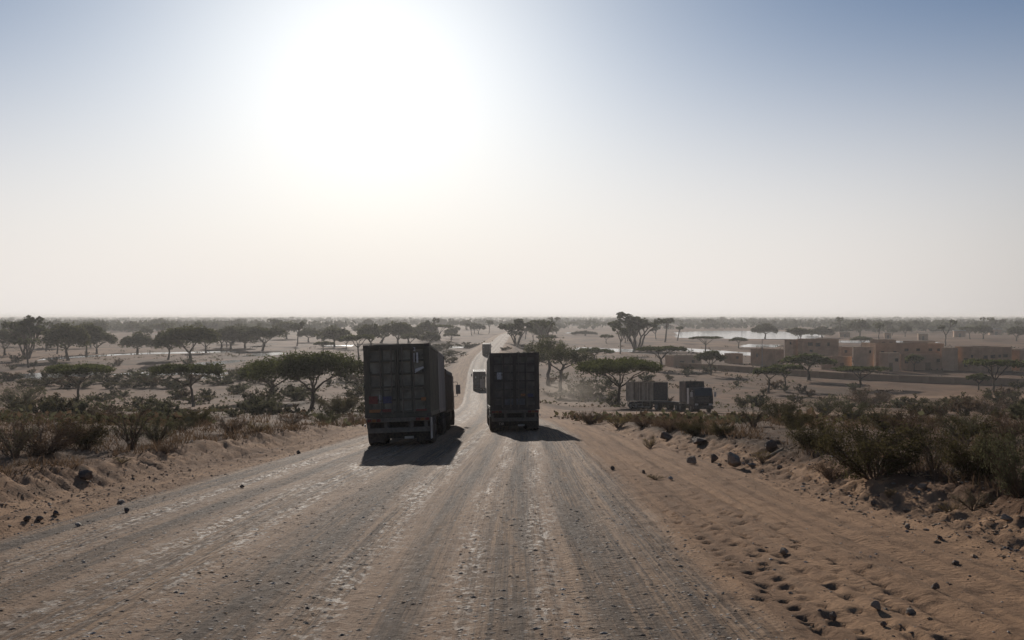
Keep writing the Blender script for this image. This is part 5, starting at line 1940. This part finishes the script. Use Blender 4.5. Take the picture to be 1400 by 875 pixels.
# low scrub and herbs flecking the flats
g = Geo()
r = np.random.default_rng(41)
n = 8500
y = 58 * (520 / 58) ** r.random(n)
x = r.uniform(-.6, .62, n) * y
u = x - tl(T_XC, y)
keep = (np.abs(u) > tl(T_HW, y) + 2.5) & (fbm(x / 16, y / 24, 93, 3) > -.02) & ~((x > 0) & (x < 34) & (y > 80) & (y < 142))
x, y = x[keep], y[keep]
z = height(x, y, False)
wet = (y > 236)
for xx, yy, zz, wt in zip(x, y, z, wet):
    k = 7
    s = r.uniform(.10, .42) * (1 + yy / 500)
    C = np.array((xx, yy, zz)) + np.column_stack([r.normal(size=k) * s * 1.5, r.normal(size=k) * s * 1.5, np.abs(r.normal(size=k)) * s * .55])
    g.leaves(C, s * .55, r, int(r.integers(0, 3)), aspect=.6)
tag(g.obj("low_scrub", ["leaf_greyshrub", "leaf_brown", "leaf_shrub"]), "low scrub and herbs flecking the sandy flats", "scrub", kind='stuff')

# ------------------------------------------------------------------ dust haze in the air
hm = bpy.data.materials.new("dust_haze")
hm.use_nodes = True
t = hm.node_tree
t.nodes.remove(t.nodes["Principled BSDF"])
pv = t.nodes.new("ShaderNodeVolumePrincipled")
pv.inputs["Color"].default_value = (.93, .90, .87, 1)
pv.inputs["Density"].default_value = .00022
pv.inputs["Anisotropy"].default_value = .25
t.links.new(pv.outputs[0], t.nodes["Material Output"].inputs["Volume"])
tag(Geo().box(-11500, 11500, -60, 13600, -2.2, 21.0).obj("haze", hm), "pale dust haze hanging over the plain", "haze", kind='stuff')

dm = bpy.data.materials.new("dust_cloud")
dm.use_nodes = True
t = dm.node_tree
t.nodes.remove(t.nodes["Principled BSDF"])
pv = t.nodes.new("ShaderNodeVolumePrincipled")
pv.inputs["Color"].default_value = (.90, .80, .68, 1)
pv.inputs["Anisotropy"].default_value = .3
co = t.nodes.new("ShaderNodeTexCoord")
ln = t.nodes.new("ShaderNodeVectorMath")
ln.operation = 'LENGTH'
t.links.new(co.outputs["Object"], ln.inputs[0])
no = t.nodes.new("ShaderNodeTexNoise")
no.inputs["Scale"].default_value = 1.6
no.inputs["Detail"].default_value = 3
t.links.new(co.outputs["Object"], no.inputs[0])
ad = t.nodes.new("ShaderNodeMath")
ad.operation = 'MULTIPLY_ADD'
t.links.new(no.outputs[0], ad.inputs[0])
ad.inputs[1].default_value = .7
t.links.new(ln.outputs["Value"], ad.inputs[2])
rr = t.nodes.new("ShaderNodeMapRange")
rr.interpolation_type = 'SMOOTHSTEP'
t.links.new(ad.outputs[0], rr.inputs[0])
for i, v in enumerate((.45, 1.2, .010, 0)):
    rr.inputs[1 + i].default_value = v
t.links.new(rr.outputs[0], pv.inputs["Density"])
t.links.new(pv.outputs[0], t.nodes["Material Output"].inputs["Volume"])
g = Geo()
an = np.linspace(0, math.pi, 9)
g.lathe([(-math.cos(a) * 1.2, max(.001, math.sin(a) * 1.2)) for a in an], 16)
x, y = 9.0, 158.0
d = tag(g.obj("dust_cloud", dm), "pale dust drifting off the road beside the right container lorry", "dust", kind='stuff')
d.location = (x, y, hz1(x, y) + 2.2)
d.scale = (9, 24, 3.6)
